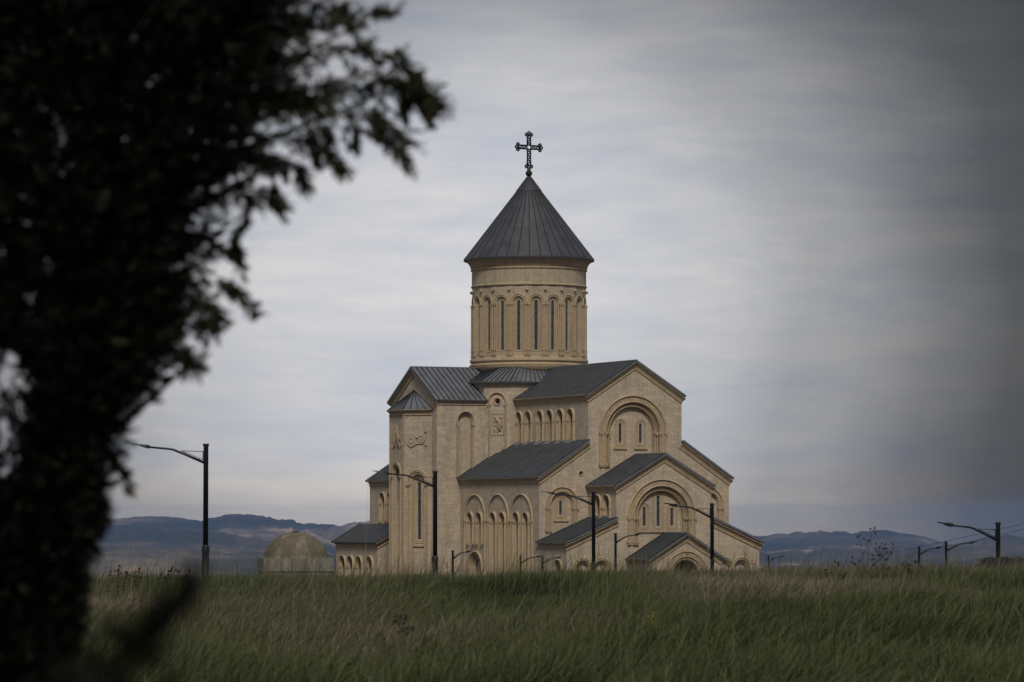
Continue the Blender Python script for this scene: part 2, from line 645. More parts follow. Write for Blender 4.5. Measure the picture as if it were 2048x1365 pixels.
def hills():
    th = np.concatenate([np.linspace(-0.33, -0.17, 90), np.linspace(-0.169, 0.169, 820), np.linspace(0.17, 0.33, 90)])
    rr = np.linspace(2800, 10500, 230)
    Rr, T = np.meshgrid(rr, th, indexing='ij')
    xs = 1024 + F * np.tan(T)
    base = np.full_like(Rr, -140.0)

    def ridge(r0, wid, ys, seed, amp, fx, back=None):
        y = np.interp(xs, [q[0] for q in ys], [q[1] for q in ys])
        crest = -(y - HY) / F * r0
        wob = fbm(T * fx, Rr / 900, seed, 6, 0.55)
        rc = r0 + 350 * fbm(T * fx * 0.4, T * 0, seed + 9, 3)
        u = (Rr - rc) / np.where(Rr < rc, wid, (back or wid))
        h = (crest + 130) * np.exp(-u * u * 1.6) - 130
        ridged = np.abs(fbm(T * fx * 2.2, Rr / 700 + 0.3 * wob, seed + 4, 6, 0.6))
        return h + amp * wob - amp * 1.3 * ridged * np.exp(-u * u)
    z = base
    z = np.maximum(z, ridge(9000, 2300, [(-900, 1050), (100, 1046), (240, 1036), (340, 1028), (400, 1035), (460, 1027), (560, 1037), (640, 1044), (760, 1046),
                                         (1000, 1066), (1300, 1078), (1500, 1077), (1570, 1070), (1640, 1063), (1700, 1066), (1760, 1061), (1840, 1074),
                                         (1900, 1086), (1960, 1094), (2100, 1096), (2900, 1070)], 11, 13, 75))
    z = np.maximum(z, ridge(6600, 1500, [(-900, 1060), (150, 1056), (270, 1046), (380, 1056), (500, 1074), (700, 1096), (900, 1110), (1300, 1115), (1560, 1100),
                                         (1700, 1094), (1850, 1096), (1920, 1084), (1990, 1074), (2060, 1074), (2200, 1078), (2900, 1075)], 23, 11, 65))
    z = np.maximum(z, ridge(4700, 1000, [(-900, 1092), (200, 1084), (330, 1088), (460, 1098), (640, 1104), (900, 1125), (1500, 1130), (1800, 1122), (2048, 1112), (2900, 1095)],
                            37, 8, 40))
    z = np.maximum(z, -102 + 6 * fbm(T * 30, Rr / 500, 51, 4))
    o = grid_mesh('hills', 1.6 * Rr * np.tan(T), 1.6 * Rr, 1.6 * z, hill_mat())
    tag(o, 'rolling dry hills fading to blue on the horizon', 'hills', kind='structure')


hills()

# ------------------------------------------------------------------ the church
A_CH = R(25)
CX, CY = (1058 - 1024) / F * 350.0, 350.0
church = empty('church', (CX, CY, ZG), A_CH)
tag(church, 'large beige stone cathedral with tall round drum, grey conical roof and black cross', 'church')
OFF = (0, 0, -ZG)


def cb(mb, name, mats, parent=church, **kw):
    return mb.build(name, mats, parent, OFF, **kw)


FW = lambda v: Frame((0, v, 0), (1, 0, 0))           # walls that look west, towards the camera
FS = lambda u: Frame((u, 0, 0), (0, -1, 0))          # walls that look left in the photo; a = -v
FN = lambda u: Frame((u, 0, 0), (0, 1, 0))
FE = lambda v: Frame((0, v, 0), (-1, 0, 0))
HOR = Frame((0, 0, 0), (1, 0, 0), (0, 1, 0))

CORN = [(0.02, -0.55), (0.10, -0.52), (0.10, -0.42), (0.04, -0.40), (0.10, -0.24), (0.24, -0.10), (0.34, -0.04), (0.34, 0.02), (0.02, 0.02)]


def eave_cornice(mb, path, z):
    """path runs on the horizontal plane with the outside on its left."""
    sweep(mb, Frame((0, 0, z), (1, 0, 0), (0, 1, 0)), path, [(-0.05 if s < 0.03 else s, n) for s, n in CORN])


def rake_cornice(mb, fr, path):
    prof = [(n + 0.0, s) for s, n in CORN]
    sweep(mb, fr, path, prof[::-1])


def slit(name_parent, fr, c, z0, z1, hw, frame_hw, fz0, fz1, rolls=2, bars=3, depth=0.16):
    """A slit window: stepped stone frame (part) and its dark pane (sub-part)."""
    mb = MB()
    zs = z1 - hw
    steps = max(1, rolls)
    gap = (frame_hw - hw) / (steps + 0.4)
    for k in range(steps):
        r_ = frame_hw - gap * (k + 0.35)
        zb = fz0 + (z0 - fz0) * (k / (steps + 0.3))
        zsp = fz1 - frame_hw
        zsp = zsp + (zs - zsp) * (k / steps)
        pth = arch_path(c, zsp, r_, zb, 10)
        sweep(mb, fr, pth, roll(gap * 0.42, 0.09 - 0.015 * k))
        sweep(mb, fr, [(c + r_ + gap * 0.4, zb), (c - r_ - gap * 0.4, zb)], roll(gap * 0.42, 0.10 - 0.015 * k))
    sweep(mb, fr, [(c + frame_hw + 0.1, fz0 - 0.10), (c - frame_hw - 0.1, fz0 - 0.10)], band(-0.1, 0.1, 0.14))
    o = cb(mb, 'window', M_TRIM, name_parent)
    p = MB()
    f2 = fr.shift(-depth + 0.02)
    lp = arch_loop(c, zs, hw + 0.01, z0 - 0.01, 8)
    p.face([f2.p(a, b) for a, b in lp])
    for k in range(1, bars + 1):
        zb = z0 + (z1 - z0) * k / (bars + 1)
        q = [f2.p(c - hw, zb - 0.03, 0.03), f2.p(c + hw, zb - 0.03, 0.03), f2.p(c + hw, zb + 0.03, 0.03), f2.p(c - hw, zb + 0.03, 0.03)]
        q2 = [f2.p(c - hw, zb - 0.03, 0.002), f2.p(c + hw, zb - 0.03, 0.002), f2.p(c + hw, zb + 0.03, 0.002), f2.p(c - hw, zb + 0.03, 0.002)]
        p.add(q2 + q, [(4, 5, 6, 7), (0, 1, 5, 4), (1, 2, 6, 5), (2, 3, 7, 6), (3, 0, 4, 7)], 1)
    cb(p, 'pane', [M_PANE, M_IRON], o)
    return (arch_loop(c, zs, hw, z0, 8), depth)


def blind_arch(fr, c, zs, r, zb, kind='plain', cap_z=None, m=(None,), parent=church):
    """Raised mouldings of a blind arch, its colonnettes and capitals; one part."""
    mb = MB()
    if cap_z is None:
        cap_z = zs - 0.15
    if kind == 'grand':                                        # carved band between rolls, three inner rolls
        sweep(mb, fr, arch_path(c, zs, r - 0.07, zb, 26), roll(0.085, 0.26))
        sweep(mb, fr, arch_path(c, zs, r - 0.36, zb, 26), band(-0.21, 0.21, 0.09), m=1)
        sweep(mb, fr, arch_path(c, zs, r - 0.64, zb, 26), roll(0.085, 0.26))
        f2 = fr.shift(-0.18)
        for rr_ in (r - 0.83, r - 1.04):
            sweep(mb, f2, arch_path(c, zs, rr_, zb, 24), roll(0.085, 0.19))
        for sgn in (-1, 1):
            for rr_, ff in ((r - 0.07, fr), (r - 0.64, fr), (r - 0.83, f2), (r - 1.04, f2)):
                capital(mb, ff, c + sgn * rr_, cap_z, 0.11, 0.30, 0.22)
                capital(mb, ff, c + sgn * rr_, zb + 0.05, 0.12, 0.34, 0.22)
    elif kind == 'mid':
        sweep(mb, fr, arch_path(c, zs, r - 0.06, zb, 20), roll(0.07, 0.22))
        sweep(mb, fr, arch_path(c, zs, r - 0.25, zb, 20), band(-0.12, 0.12, 0.06), m=1)
        sweep(mb, fr, arch_path(c, zs, r - 0.46, zb, 20), roll(0.07, 0.22))
        for sgn in (-1, 1):
            for rr_ in (r - 0.06, r - 0.46):
                capital(mb, fr, c + sgn * rr_, cap_z, 0.09, 0.26, 0.18)
                capital(mb, fr, c + sgn * rr_, zb + 0.05, 0.10, 0.26, 0.18)
    elif kind == 'thin':
        sweep(mb, fr, arch_path(c, zs, r, zb, 20), roll(0.09, 0.17))
        for sgn in (-1, 1):
            capital(mb, fr, c + sgn * r, cap_z, 0.12, 0.2, 0.14)
    else:                                                      # a niche: two rolls and caps
        sweep(mb, fr, arch_path(c, zs, r, zb, 12), roll(0.08, 0.24))
        sweep(mb, fr.shift(-0.14), arch_path(c, zs, r - 0.17, zb, 12), roll(0.05, 0.12))
        for sgn in (-1, 1):
            capital(mb, fr, c + sgn * (r - 0.02), cap_z, 0.12, 0.24, 0.16)
            capital(mb, fr, c + sgn * (r - 0.02), zb + 0.02, 0.12, 0.24, 0.16)
    return cb(mb, 'blind_arch', [M_TRIM, M_ORN], parent)


V0, V1, V2 = -23.35, -29.21, -33.5          # fronts of nave, narthex and porch
HN, HA = 4.93, 10.0                         # half widths of nave and of nave with aisles
VE = 17.3                                   # east end

# ---- nave and aisles: west front, side walls
fw = FW(V0)
holes = []
ac = -0.26
inner = [slit(church, fw.shift(-0.46), ac - 1.09, 6.75, 8.60, 0.15, 0.60, 6.35, 9.02, 3),
         slit(church, fw.shift(-0.46), ac + 1.05, 6.75, 8.60, 0.15, 0.60, 6.35, 9.02, 3)]
holes.append((arch_loop(ac, 7.72, 2.78, 4.3, 24), 0.20, [(arch_loop(ac, 7.72, 2.36, 4.31, 24), 0.26, inner)]))
blind_arch(fw, ac, 7.72, 3.5, 4.43, 'grand', 7.45)
sweep_in = MB()
sweep(sweep_in, fw.shift(-0.44), arch_path(ac, 7.72, 2.27, 4.45, 24), roll(0.08, 0.14))
cb(sweep_in, 'blind_arch', M_TRIM)
for sg in (-1, 1):
    c = sg * 7.68
    inn = [slit(church, fw.shift(-0.22), c, 0.02, 1.30, 0.14, 0.66, -0.42, 1.75, 3)]
    holes.append((arch_loop(c, 0.98, 1.08, -1.62, 16), 0.22, inn))
    blind_arch(fw, c, 0.98, 1.64, -1.67, 'mid', 0.42)
mb = MB()
sweep(mb, fw, ring_loop(-5.67, 3.86, 0.24, 16), roll(0.08, 0.10), closed=True)
cb(mb, 'oculus', M_TRIM)
holes.append((ring_loop(-5.67, 3.86, 0.19, 14), 0.45, (), 1))
mb = MB()
sheet(mb, fw, [(-HA, ZG), (HA, ZG), (HA, 3.25), (HN, 6.70), (HN, 11.05), (0, 14.20), (-HN, 11.05), (-HN, 6.70), (-HA, 3.25)], holes)
# clerestory of the nave, left side: three pairs of deep niches
fs = FS(-HN)
hs = []
for v in (-8.4, -10.5, -13.1, -15.3, -17.6, -19.8):
    hs.append((arch_loop(-v, 9.32, 0.58, 6.75, 12), 0.85))
    blind_arch(fs, -v, 9.32, 0.68, 6.85, 'niche', 8.75)
sheet(mb, fs, [(-VE, 3), (-V0, 3), (-V0, 11.15), (-VE, 11.15)], hs)
sheet(mb, FN(HN), [(V0, 3), (VE, 3), (VE, 11.15), (V0, 11.15)])
sheet(mb, FE(VE), [(-HA, ZG), (HA, ZG), (HA, 3.25), (HN, 6.70), (HN, 11.05), (0, 14.20), (-HN, 11.05), (-HN, 6.70), (-HA, 3.25)])
cb(mb, 'nave_wall', [M_WALL, M_PANE], uv=True)

fa = FS(-HA)
mb = MB()
hs = []
for k, v in enumerate((-9.1, -14.4, -19.6)):
    blind_arch(fa, -v, -0.45, 2.36, ZG, 'thin', -0.75)
    for dv in (-1.05, 1.05):
        bot = -2.95 if k == 0 else ZG + 1.4
        hs.append((arch_loop(-v + dv, -0.42, 0.56, bot, 12), 0.80))
        blind_arch(fa, -v + dv, -0.42, 0.66, bot + 0.02, 'niche', -0.85)
        if k:
            q = MB()
            sweep(q, fa.shift(-0.80), [(-v + dv + 0.47, -3.1), (-v + dv - 0.47, -3.1)], band(-0.14, 0.14, 0.14))
            cb(q, 'sill', M_TRIM)
# side door: four receding orders
dm = MB()
for k, (r_, n_) in enumerate(((1.52, 0.0), (1.30, -0.12), (1.08, -0.24), (0.86, -0.36))):
    sweep(dm, fa.shift(n_), arch_path(9.2, -5.05, r_, ZG, 16), roll(0.11, 0.18))
cb(dm, 'doorway', M_TRIM)
hs.append((arch_loop(9.2, -5.05, 1.40, ZG + 0.02, 16), 0.45))
sheet(mb, fa, [(5.5, ZG), (-V0, ZG), (-V0, 3.3), (5.5, 3.3)], hs)
# east aisle behind the transept
hs = []
for v in (13.7, 11.7):
    hs.append((arch_loop(-v, 1.55, 0.62, -0.9, 12), 0.80))
    blind_arch(fa, -v, 1.55, 0.72, -0.8, 'niche', 0.95)
sheet(mb, fa, [(-VE, ZG), (-5.5, ZG), (-5.5, 3.3), (-VE, 3.3)], hs)
sheet(mb, FN(HA), [(V0, ZG), (VE, ZG), (VE, 3.3), (V0, 3.3)])
cb(mb, 'aisle_wall', M_WALL, uv=True)

# cornices of nave and aisles
mb = MB()
for sg in (-1, 1):
    pth = [(-HN, -VE if False else V0), (-HN, VE)] if sg < 0 else [(HN, VE), (HN, V0)]
    eave_cornice(mb, pth, 11.20)
    pth = [(-HA, V0), (-HA, VE)] if sg < 0 else [(HA, VE), (HA, V0)]
    eave_cornice(mb, pth, 3.44)
rake_cornice(mb, fw, [(-HN - 0.3, 10.95), (0, 14.28), (HN + 0.3, 10.95)])
rake_cornice(mb, fw, [(-HA - 0.3, 3.20), (-HN - 0.02, 6.73)])
rake_cornice(mb, fw, [(HN + 0.02, 6.73), (HA + 0.3, 3.20)])
cb(mb, 'cornice', M_ORN)

# roofs of nave and aisles
mb = MB()
roof_quad(mb, (-5.24, -5.2, 11.22), (-5.24, V0 - 0.42, 11.22), (0, V0 - 0.42, 14.50), (0, -5.2, 14.50))
roof_quad(mb, (5.24, V0 - 0.42, 11.22), (5.24, -5.2, 11.22), (0, -5.2, 14.50), (0, V0 - 0.42, 14.50))
roof_quad(mb, (-5.24, VE + 0.4, 11.22), (-5.24, 5.2, 11.22), (0, 5.2, 14.50), (0, VE + 0.4, 14.50))
roof_quad(mb, (5.24, 5.2, 11.22), (5.24, VE + 0.4, 11.22), (0, VE + 0.4, 14.50), (0, 5.2, 14.50))
mb.tube([(0, V0 - 0.43, 14.50), (0, VE + 0.4, 14.50)], 0.085, 8)
cb(mb, 'nave_roof', [M_ROOF, M_SEAM])
mb = MB()
for sg in (-1, 1):
    a, b = (-5.3, V0 - 0.42)
    roof_quad(mb, (sg * 10.36, a, 3.48), (sg * 10.36, b, 3.48), (sg * (HN + 0.01), b, 7.02), (sg * (HN + 0.01), a, 7.02))
    roof_quad(mb, (sg * 10.36, VE + 0.4, 3.48), (sg * 10.36, 5.3, 3.48), (sg * (HN + 0.01), 5.3, 7.02), (sg * (HN + 0.01), VE + 0.4, 7.02))
    # flashing upstand along the nave wall, with dark weatherings at the feet of the niches
    if sg < 0:
        for v in (-8.4, -10.5, -13.1, -15.3, -17.6, -19.8):
            mb.add([(-HN - 0.55, v - 0.7, 6.62), (-HN - 0.55, v + 0.7, 6.62), (-HN + 0.3, v + 0.5, 7.22), (-HN + 0.3, v - 0.5, 7.22),
                    (-HN - 0.55, v - 0.7, 6.74), (-HN - 0.55, v + 0.7, 6.74), (-HN + 0.3, v + 0.5, 7.36), (-HN + 0.3, v - 0.5, 7.36)],
                   [(4, 5, 6, 7), (0, 1, 5, 4), (1, 2, 6, 5), (2, 3, 7, 6), (3, 0, 4, 7)])
cb(mb, 'aisle_roof', [M_ROOF, M_SEAM])

# ---- narthex
f1 = FW(V1)
nc = -0.28
inner = [slit(church, f1.shift(-0.46), nc - 1.55, -1.02, 0.72, 0.16, 0.60, -1.42, 1.12, 3, 1),
         slit(church, f1.shift(-0.46), nc - 0.10, -1.05, 1.78, 0.17, 0.62, -1.42, 2.30, 3, 3),
         slit(church, f1.shift(-0.46), nc + 1.33, -1.02, 0.68, 0.16, 0.60, -1.42, 1.08, 3, 1)]
holes = [(arch_loop(nc, -0.20, 2.78, -3.0, 24), 0.20, [(arch_loop(nc, -0.20, 2.36, -2.99, 24), 0.26, inner)])]
blind_arch(f1, nc, -0.20, 3.5, -2.8, 'grand', -0.50)
q = MB()
sweep(q, f1.shift(-0.44), arch_path(nc, -0.20, 2.27, -2.9, 24), roll(0.08, 0.14))
cb(q, 'blind_arch', M_TRIM)
for c in (-8.37, -6.45, 6.3, 8.05):
    holes.append((arch_loop(c, -4.95, 0.74, ZG + 0.5, 14), 0.35))
    q = MB()
    for r_, n_ in ((0.98, 0.0), (0.82, 0.0), (0.68, -0.14)):
        sweep(q, f1.shift(n_), arch_path(c, -4.95, r_, ZG, 14), roll(0.085, 0.15))
    cb(q, 'blind_arch', M_TRIM)
mb = MB()
sheet(mb, f1, [(-HA, ZG), (HA, ZG), (HA, -2.75), (HN, -0.55), (HN, 2.55), (0, 5.40), (-HN, 2.55), (-HN, -0.55), (-HA, -2.75)], holes)
fn = FS(-HN)
hs = []
for v in (-25.5, -27.4):
    hs.append((arch_loop(-v, 1.15, 0.60, -0.55, 12), 0.80))
    blind_arch(fn, -v, 1.15, 0.70, -0.45, 'niche', 0.45)
sheet(mb, fn, [(-V0, -3), (-V1, -3), (-V1, 2.62), (-V0, 2.62)], hs)
sheet(mb, FN(HN), [(V1, -3), (V0, -3), (V0, 2.62), (V1, 2.62)])
hs = [(arch_loop(27.6, -4.9, 0.70, ZG + 0.5, 12), 0.45)]
blind_arch(fa, 27.6, -4.9, 0.80, ZG + 0.5, 'niche', -5.3)
sheet(mb, fa, [(-V0, ZG), (-V1, ZG), (-V1, -2.7), (-V0, -2.7)], hs)
sheet(mb, FN(HA), [(V1, ZG), (V0, ZG), (V0, -2.7), (V1, -2.7)])
cb(mb, 'narthex_wall', M_WALL, uv=True)
mb = MB()
for sg in (-1, 1):
    for h, z in ((HN, 2.66), (HA, -2.56)):
        eave_cornice(mb, [(-h, V1), (-h, V0)] if sg < 0 else [(h, V0), (h, V1)], z)
rake_cornice(mb, f1, [(-HN - 0.3, 2.42), (0, 5.46), (HN + 0.3, 2.42)])
rake_cornice(mb, f1, [(-HA - 0.3, -2.80), (-HN - 0.02, -0.52)])
rake_cornice(mb, f1, [(HN + 0.02, -0.52), (HA + 0.3, -2.80)])
cb(mb, 'cornice', M_ORN)
mb = MB()
b = V1 - 0.42
roof_quad(mb, (-5.24, V0 + 0.05, 2.67), (-5.24, b, 2.67), (0, b, 5.66), (0, V0 + 0.05, 5.66))
roof_quad(mb, (5.24, b, 2.67), (5.24, V0 + 0.05, 2.67), (0, V0 + 0.05, 5.66), (0, b, 5.66))
mb.tube([(0, b - 0.01, 5.66), (0, V0 + 0.05, 5.66)], 0.085, 8)
for sg in (-1, 1):
    roof_quad(mb, (sg * 10.36, V0 + 0.05, -2.51), (sg * 10.36, b, -2.51), (sg * (HN + 0.01), b, -0.24), (sg * (HN + 0.01), V0 + 0.05, -0.24))
    for v in (-25.5, -27.4):
        mb.box((sg * HN - 0.35, v - 0.55, -0.40), (sg * HN + 0.35, v + 0.55, -0.10))
cb(mb, 'narthex_roof', [M_ROOF, M_SEAM])

# ---- porch
f2 = FW(V2)
HP = 3.62
mb = MB()
sheet(mb, f2, [(-HP, ZG), (HP, ZG), (HP, -4.05), (0, -1.90), (-HP, -4.05)], [(arch_loop(0, -5.5, 1.45, ZG + 0.02, 18), 1.6, (), 1)])
sheet(mb, FS(-HP), [(-V1, ZG), (-V2, ZG), (-V2, -4.0), (-V1, -4.0)], [(arch_loop(31.4, -5.9, 0.9, ZG + 0.3, 12), 0.4)])
sheet(mb, FN(HP), [(V2, ZG), (V1, ZG), (V1, -4.0), (V2, -4.0)])
cb(mb, 'porch_wall', [M_WALL, M_DARK], uv=True)
q = MB()
sweep(q, f2, arch_path(0, -5.5, 2.15, ZG, 22), roll(0.09, 0.18))
sweep(q, f2, arch_path(0, -5.5, 1.92, ZG, 22), band(-0.13, 0.13, 0.07), m=1)
sweep(q, f2, arch_path(0, -5.5, 1.68, ZG, 22), roll(0.10, 0.18))
sweep(q, f2.shift(-0.15), arch_path(0, -5.5, 1.42, ZG, 22), roll(0.09, 0.16))
cb(q, 'doorway', [M_TRIM, M_ORN])
mb = MB()
eave_cornice(mb, [(-HP, V2), (-HP, V1)], -3.98)
eave_cornice(mb, [(HP, V1), (HP, V2)], -3.98)
rake_cornice(mb, f2, [(-HP - 0.3, -4.16), (0, -1.84), (HP + 0.3, -4.16)])
cb(mb, 'cornice', M_ORN)
mb = MB()
b = V2 - 0.42
roof_quad(mb, (-4.05, V1 + 0.02, -4.08), (-4.05, b, -4.08), (0, b, -1.66), (0, V1 + 0.02, -1.66), step=0.42)
roof_quad(mb, (4.05, b, -4.08), (4.05, V1 + 0.02, -4.08), (0, V1 + 0.02, -1.66), (0, b, -1.66), step=0.42)
mb.tube([(0, b - 0.01, -1.66), (0, V1, -1.66)], 0.085, 8)
cb(mb, 'porch_roof', [M_ROOF, M_SEAM])

# ---- transept
UT, HT = 12.5, 5.5
mb = MB()
ft = FW(-HT)
blind_arch(ft, -9.5, 9.20, 0.85, 3.6, 'niche', 8.65)
sheet(mb, ft, [(-UT, ZG), (-HN, ZG), (-HN, 11.2), (-UT, 11.2)], [(arch_loop(-9.5, 9.20, 0.74, 3.5, 14), 0.28)])
sheet(mb, ft, [(HN, ZG), (UT, ZG), (UT, 11.2), (HN, 11.2)])
for sg, fr in ((-1, FS(-UT)), (1, FN(UT))):
    sheet(mb, fr, [(-HT, ZG), (HT, ZG), (HT, 11.1), (0, 14.25), (-HT, 11.1)])
sheet(mb, FE(HT), [(-UT, ZG), (UT, ZG), (UT, 11.2), (-UT, 11.2)])
cb(mb, 'transept_wall', M_WALL, uv=True)
mb = MB()
eave_cornice(mb, [(-HN - 0.36, -HT), (-UT, -HT)][::-1][::-1], 11.22)
eave_cornice(mb, [(UT, -HT), (HN + 0.36, -HT)], 11.22)
eave_cornice(mb, [(-UT, HT), (UT, HT)], 11.22)
rake_cornice(mb, FS(-UT), [(-HT - 0.3, 11.0), (0, 14.33), (HT + 0.3, 11.0)])
rake_cornice(mb, FN(UT), [(-HT - 0.3, 11.0), (0, 14.33), (HT + 0.3, 11.0)])
cb(mb, 'cornice', M_ORN)
for sg in (-1, 1):
    mb = MB()
    e, r_ = sg * (UT + 0.42), sg * 5.2
    roof_quad(mb, (e, -5.92, 11.18), (r_, -5.92, 11.18), (r_, 0, 14.55), (e, 0, 14.55), step=0.55, rib=(0.06, 0.07))
    roof_quad(mb, (e, 5.92, 11.18), (r_, 5.92, 11.18), (r_, 0, 14.55), (e, 0, 14.55), step=0.55, rib=(0.06, 0.07))
    mb.tube([(e * 1.001, 0, 14.55), (r_, 0, 14.55)], 0.085, 8)
    cb(mb, 'transept_roof', [M_ROOF, M_SEAM])

# ---- polygonal apse on the end of the transept
PA = [(-UT, -4.3), (-14.35, -1.75), (-14.35, 1.75), (-UT, 4.3)]


def face_frame(p, q):
    """Frame of the wall from q to p, seen from outside with p on the right; a = 0 in the middle."""
    return Frame(((p[0] + q[0]) / 2, (p[1] + q[1]) / 2, 0), (p[0] - q[0], p[1] - q[1], 0))


mb = MB()
for k in range(3):
    p, q = PA[k], PA[k + 1]
    fr = face_frame(p, q)
    hw = math.dist(p, q) / 2
    if k == 0:
        win = slit(church, fr.shift(-0.3), 0.0, -2.4, 3.2, 0.19, 0.62, -2.9, 3.75, 3, 5)
        hole = (arch_loop(0, 3.25, 0.74, -8.2, 14), 0.3, [win])
        zs = 3.25
    else:
        hole = (arch_loop(0, 4.0, 0.80, -8.2, 14), 0.55)
        zs = 4.0
    sheet(mb, fr, [(-hw, ZG), (hw, ZG), (hw, 10.2), (-hw, 10.2)], [hole])
    bm_ = MB()
    for r_, n_ in ((1.10, 0.0), (0.94, 0.0), (0.72, -0.2)):
        sweep(bm_, fr.shift(n_), arch_path(0, zs, r_, ZG, 14), roll(0.075, 0.14))
    for sgn in (-1, 1):
        capital(bm_, fr, sgn * 1.02, zs - 0.45, 0.19, 0.3, 0.18)
    cb(bm_, 'blind_arch', M_TRIM)
cb(mb, 'apse_wall', M_WALL, uv=True)
mb = MB()
for p in PA[1:3]:
    mb.tube([(p[0], p[1], ZG), (p[0], p[1], 9.8)], 0.09, 8)
mb2 = MB()
eave_cornice(mb2, PA, 10.24)
cb(mb2, 'cornice', M_ORN)
cb(mb, 'colonnette', M_TRIM)


def scroll(mbx, fr, a, b, r0, turns, sgn, start=0.0):
    pts = []
    n = 22
    for k in range(n + 1):
        t = k / n
        ang = start + sgn * turns * 2 * math.pi * t
        r_ = r0 * (1 - 0.78 * t)
        pts.append(fr.p(a + r_ * math.cos(ang), b + r_ * math.sin(ang), 0.02))
    mbx.tube(pts, [0.065 * (1 - 0.4 * k / n) for k in range(n + 1)], 6)


for k in (0, 1):
    fr = face_frame(PA[k], PA[k + 1])
    q = MB()
    if k == 0:
        scroll(q, fr, -0.75, 7.15, 0.50, 1.6, 1, math.pi)
        scroll(q, fr, 0.42, 7.45, 0.44, 1.5, -1, 0.4)
        q.tube([fr.p(-1.25, 6.9, .04), fr.p(-0.7, 6.6, .04), fr.p(0.0, 6.95, .04), fr.p(0.6, 6.95, .04), fr.p(1.0, 7.9, .04)], [0.05, .09, .07, .09, .04], 6)
        for a, b in ((0.9, 8.1), (0.95, 6.8), (-0.1, 7.55)):
            q.ball(fr.p(a, b, 0.02), 0.15, 8)
    else:
        for sgn in (-1, 1):
            scroll(q, fr, sgn * 0.95, 6.95, 0.48, 1.5, sgn, math.pi / 2)
            scroll(q, fr, sgn * 0.35, 7.55, 0.30, 1.4, -sgn, math.pi / 2)
        q.tube([fr.p(-0.3, 6.6, .03), fr.p(-0.38, 7.4, .05), fr.p(-0.2, 8.4, .05), fr.p(0, 8.7, .05), fr.p(0.2, 8.4, .05), fr.p(0.38, 7.4, .05), fr.p(0.3, 6.6, .03)], 0.09, 6)
        q.tube([fr.p(0, 7.2, .05), fr.p(0, 8.4, .05)], 0.08, 6)
        q.tube([fr.p(-0.2, 7.95, .05), fr.p(0.2, 7.95, .05)], 0.08, 6)
    cb(q, 'vine_relief', M_TRIM, smooth_=True)
mb = MB()
apex = Vector((-UT, 0, 12.25))
PE = [(-UT, -4.75), (-14.62, -1.9), (-14.62, 1.9), (-UT, 4.75)]
for k in range(3):
    p, q = PE[k], PE[k + 1]
    roof_quad(mb, (p[0], p[1], 10.22), (q[0], q[1], 10.22), apex + Vector((-.02, 0, 0)), apex + Vector((-.02, 0, 0)), step=0.8, rib=(0.06, 0.07))
cb(mb, 'apse_roof', [M_ROOF, M_SEAM])

# ---- low east annex
UX, VX0, VX1 = 12.75, 8.7, 19.7
mb = MB()
fx = FS(-UX)
hs = []
for v in (17.7, 15.6, 13.3, 10.5):
    hs.append((arch_loop(-v, -5.0, 0.72, ZG + 0.6, 12), 0.75))
    blind_arch(fx, -v, -5.0, 0.82, ZG + 0.6, 'niche', -5.5)
sheet(mb, fx, [(-VX1, ZG), (-VX0, ZG), (-VX0, -2.85), (-VX1, -2.85)], hs)
sheet(mb, FW(VX0), [(-UX, ZG), (-HA, ZG), (-HA, -1.35), (-UX, -2.85)])
sheet(mb, FE(VX1), [(HA - 2, ZG), (UX, ZG), (UX, -2.85), (HA - 2, -0.3)])
cb(mb, 'annex_wall', M_WALL, uv=True)
mb = MB()
eave_cornice(mb, [(-UX, VX0), (-UX, VX1)], -2.80)
rake_cornice(mb, FW(VX0), [(-UX - 0.3, -2.98), (-HA, -1.30)])
cb(mb, 'cornice', M_ORN)
mb = MB()
roof_quad(mb, (-UX - 0.4, VX1 + 0.4, -2.80), (-UX - 0.4, VX0 - 0.4, -2.80), (-HA - 0.01, VX0 - 0.4, -0.95), (-HA - 0.01, VX1 + 0.4, -0.95))
cb(mb, 'annex_roof', [M_ROOF, M_SEAM])

# ---- square base under the drum, with cut corners
w, c_ = 7.4, 5.5
OCT = [(-w, -c_), (-w, c_), (-c_, w), (c_, w), (w, c_), (w, -c_), (c_, -w), (-c_, -w)]
mb = MB()
for k in range(8):
    p, q = OCT[k], OCT[(k + 1) % 8]
    fr = face_frame(p, q)
    hw = math.dist(p, q) / 2
    hs = []
    if k == 7:
        hs = [(ring_loop(0, 11.05, 0.27, 14), 0.5, (), 1), (arch_loop(0, 11.05, 0.70, 3.5, 16), 0.14, ())][:1]
        blind_arch(fr, 0, 11.05, 0.86, 4.2, 'niche', 10.6)
        q_ = MB()
        sweep(q_, fr, ring_loop(0, 11.05, 0.36, 18), roll(0.09, 0.12), closed=True)
        cb(q_, 'oculus', M_TRIM)
        r_ = MB()
        sweep(r_, fr, [(-0.62, 7.75), (-0.62, 9.85), (0.62, 9.85), (0.62, 7.75)], roll(0.06, 0.09), closed=True)
        scroll(r_, fr, 0.28, 9.25, 0.30, 1.2, 1, 0.5)
        scroll(r_, fr, -0.25, 8.85, 0.30, 1.3, -1, 2.2)
        r_.tube([fr.p(0.35, 8.1, .03), fr.p(0.1, 8.5, .08), fr.p(0.3, 9.0, .10), fr.p(-0.1, 9.4, .08), fr.p(-0.35, 9.55, .03)], [.06, .16, .2, .13, .05], 7)
        for a, b in ((-0.35, 8.2), (0.0, 8.15), (0.42, 8.6)):
            r_.tube([fr.p(a, b - 0.2, .02), fr.p(a + 0.1, b + 0.25, .06)], [.05, .10], 6)
        cb(r_, 'beast_relief', M_TRIM, smooth_=True)
    sheet(mb, fr, [(-hw, 2), (hw, 2), (hw, 13.0), (-hw, 13.0)], hs)
cb(mb, 'drum_base_wall', [M_WALL, M_PANE], uv=True)
mb = MB()
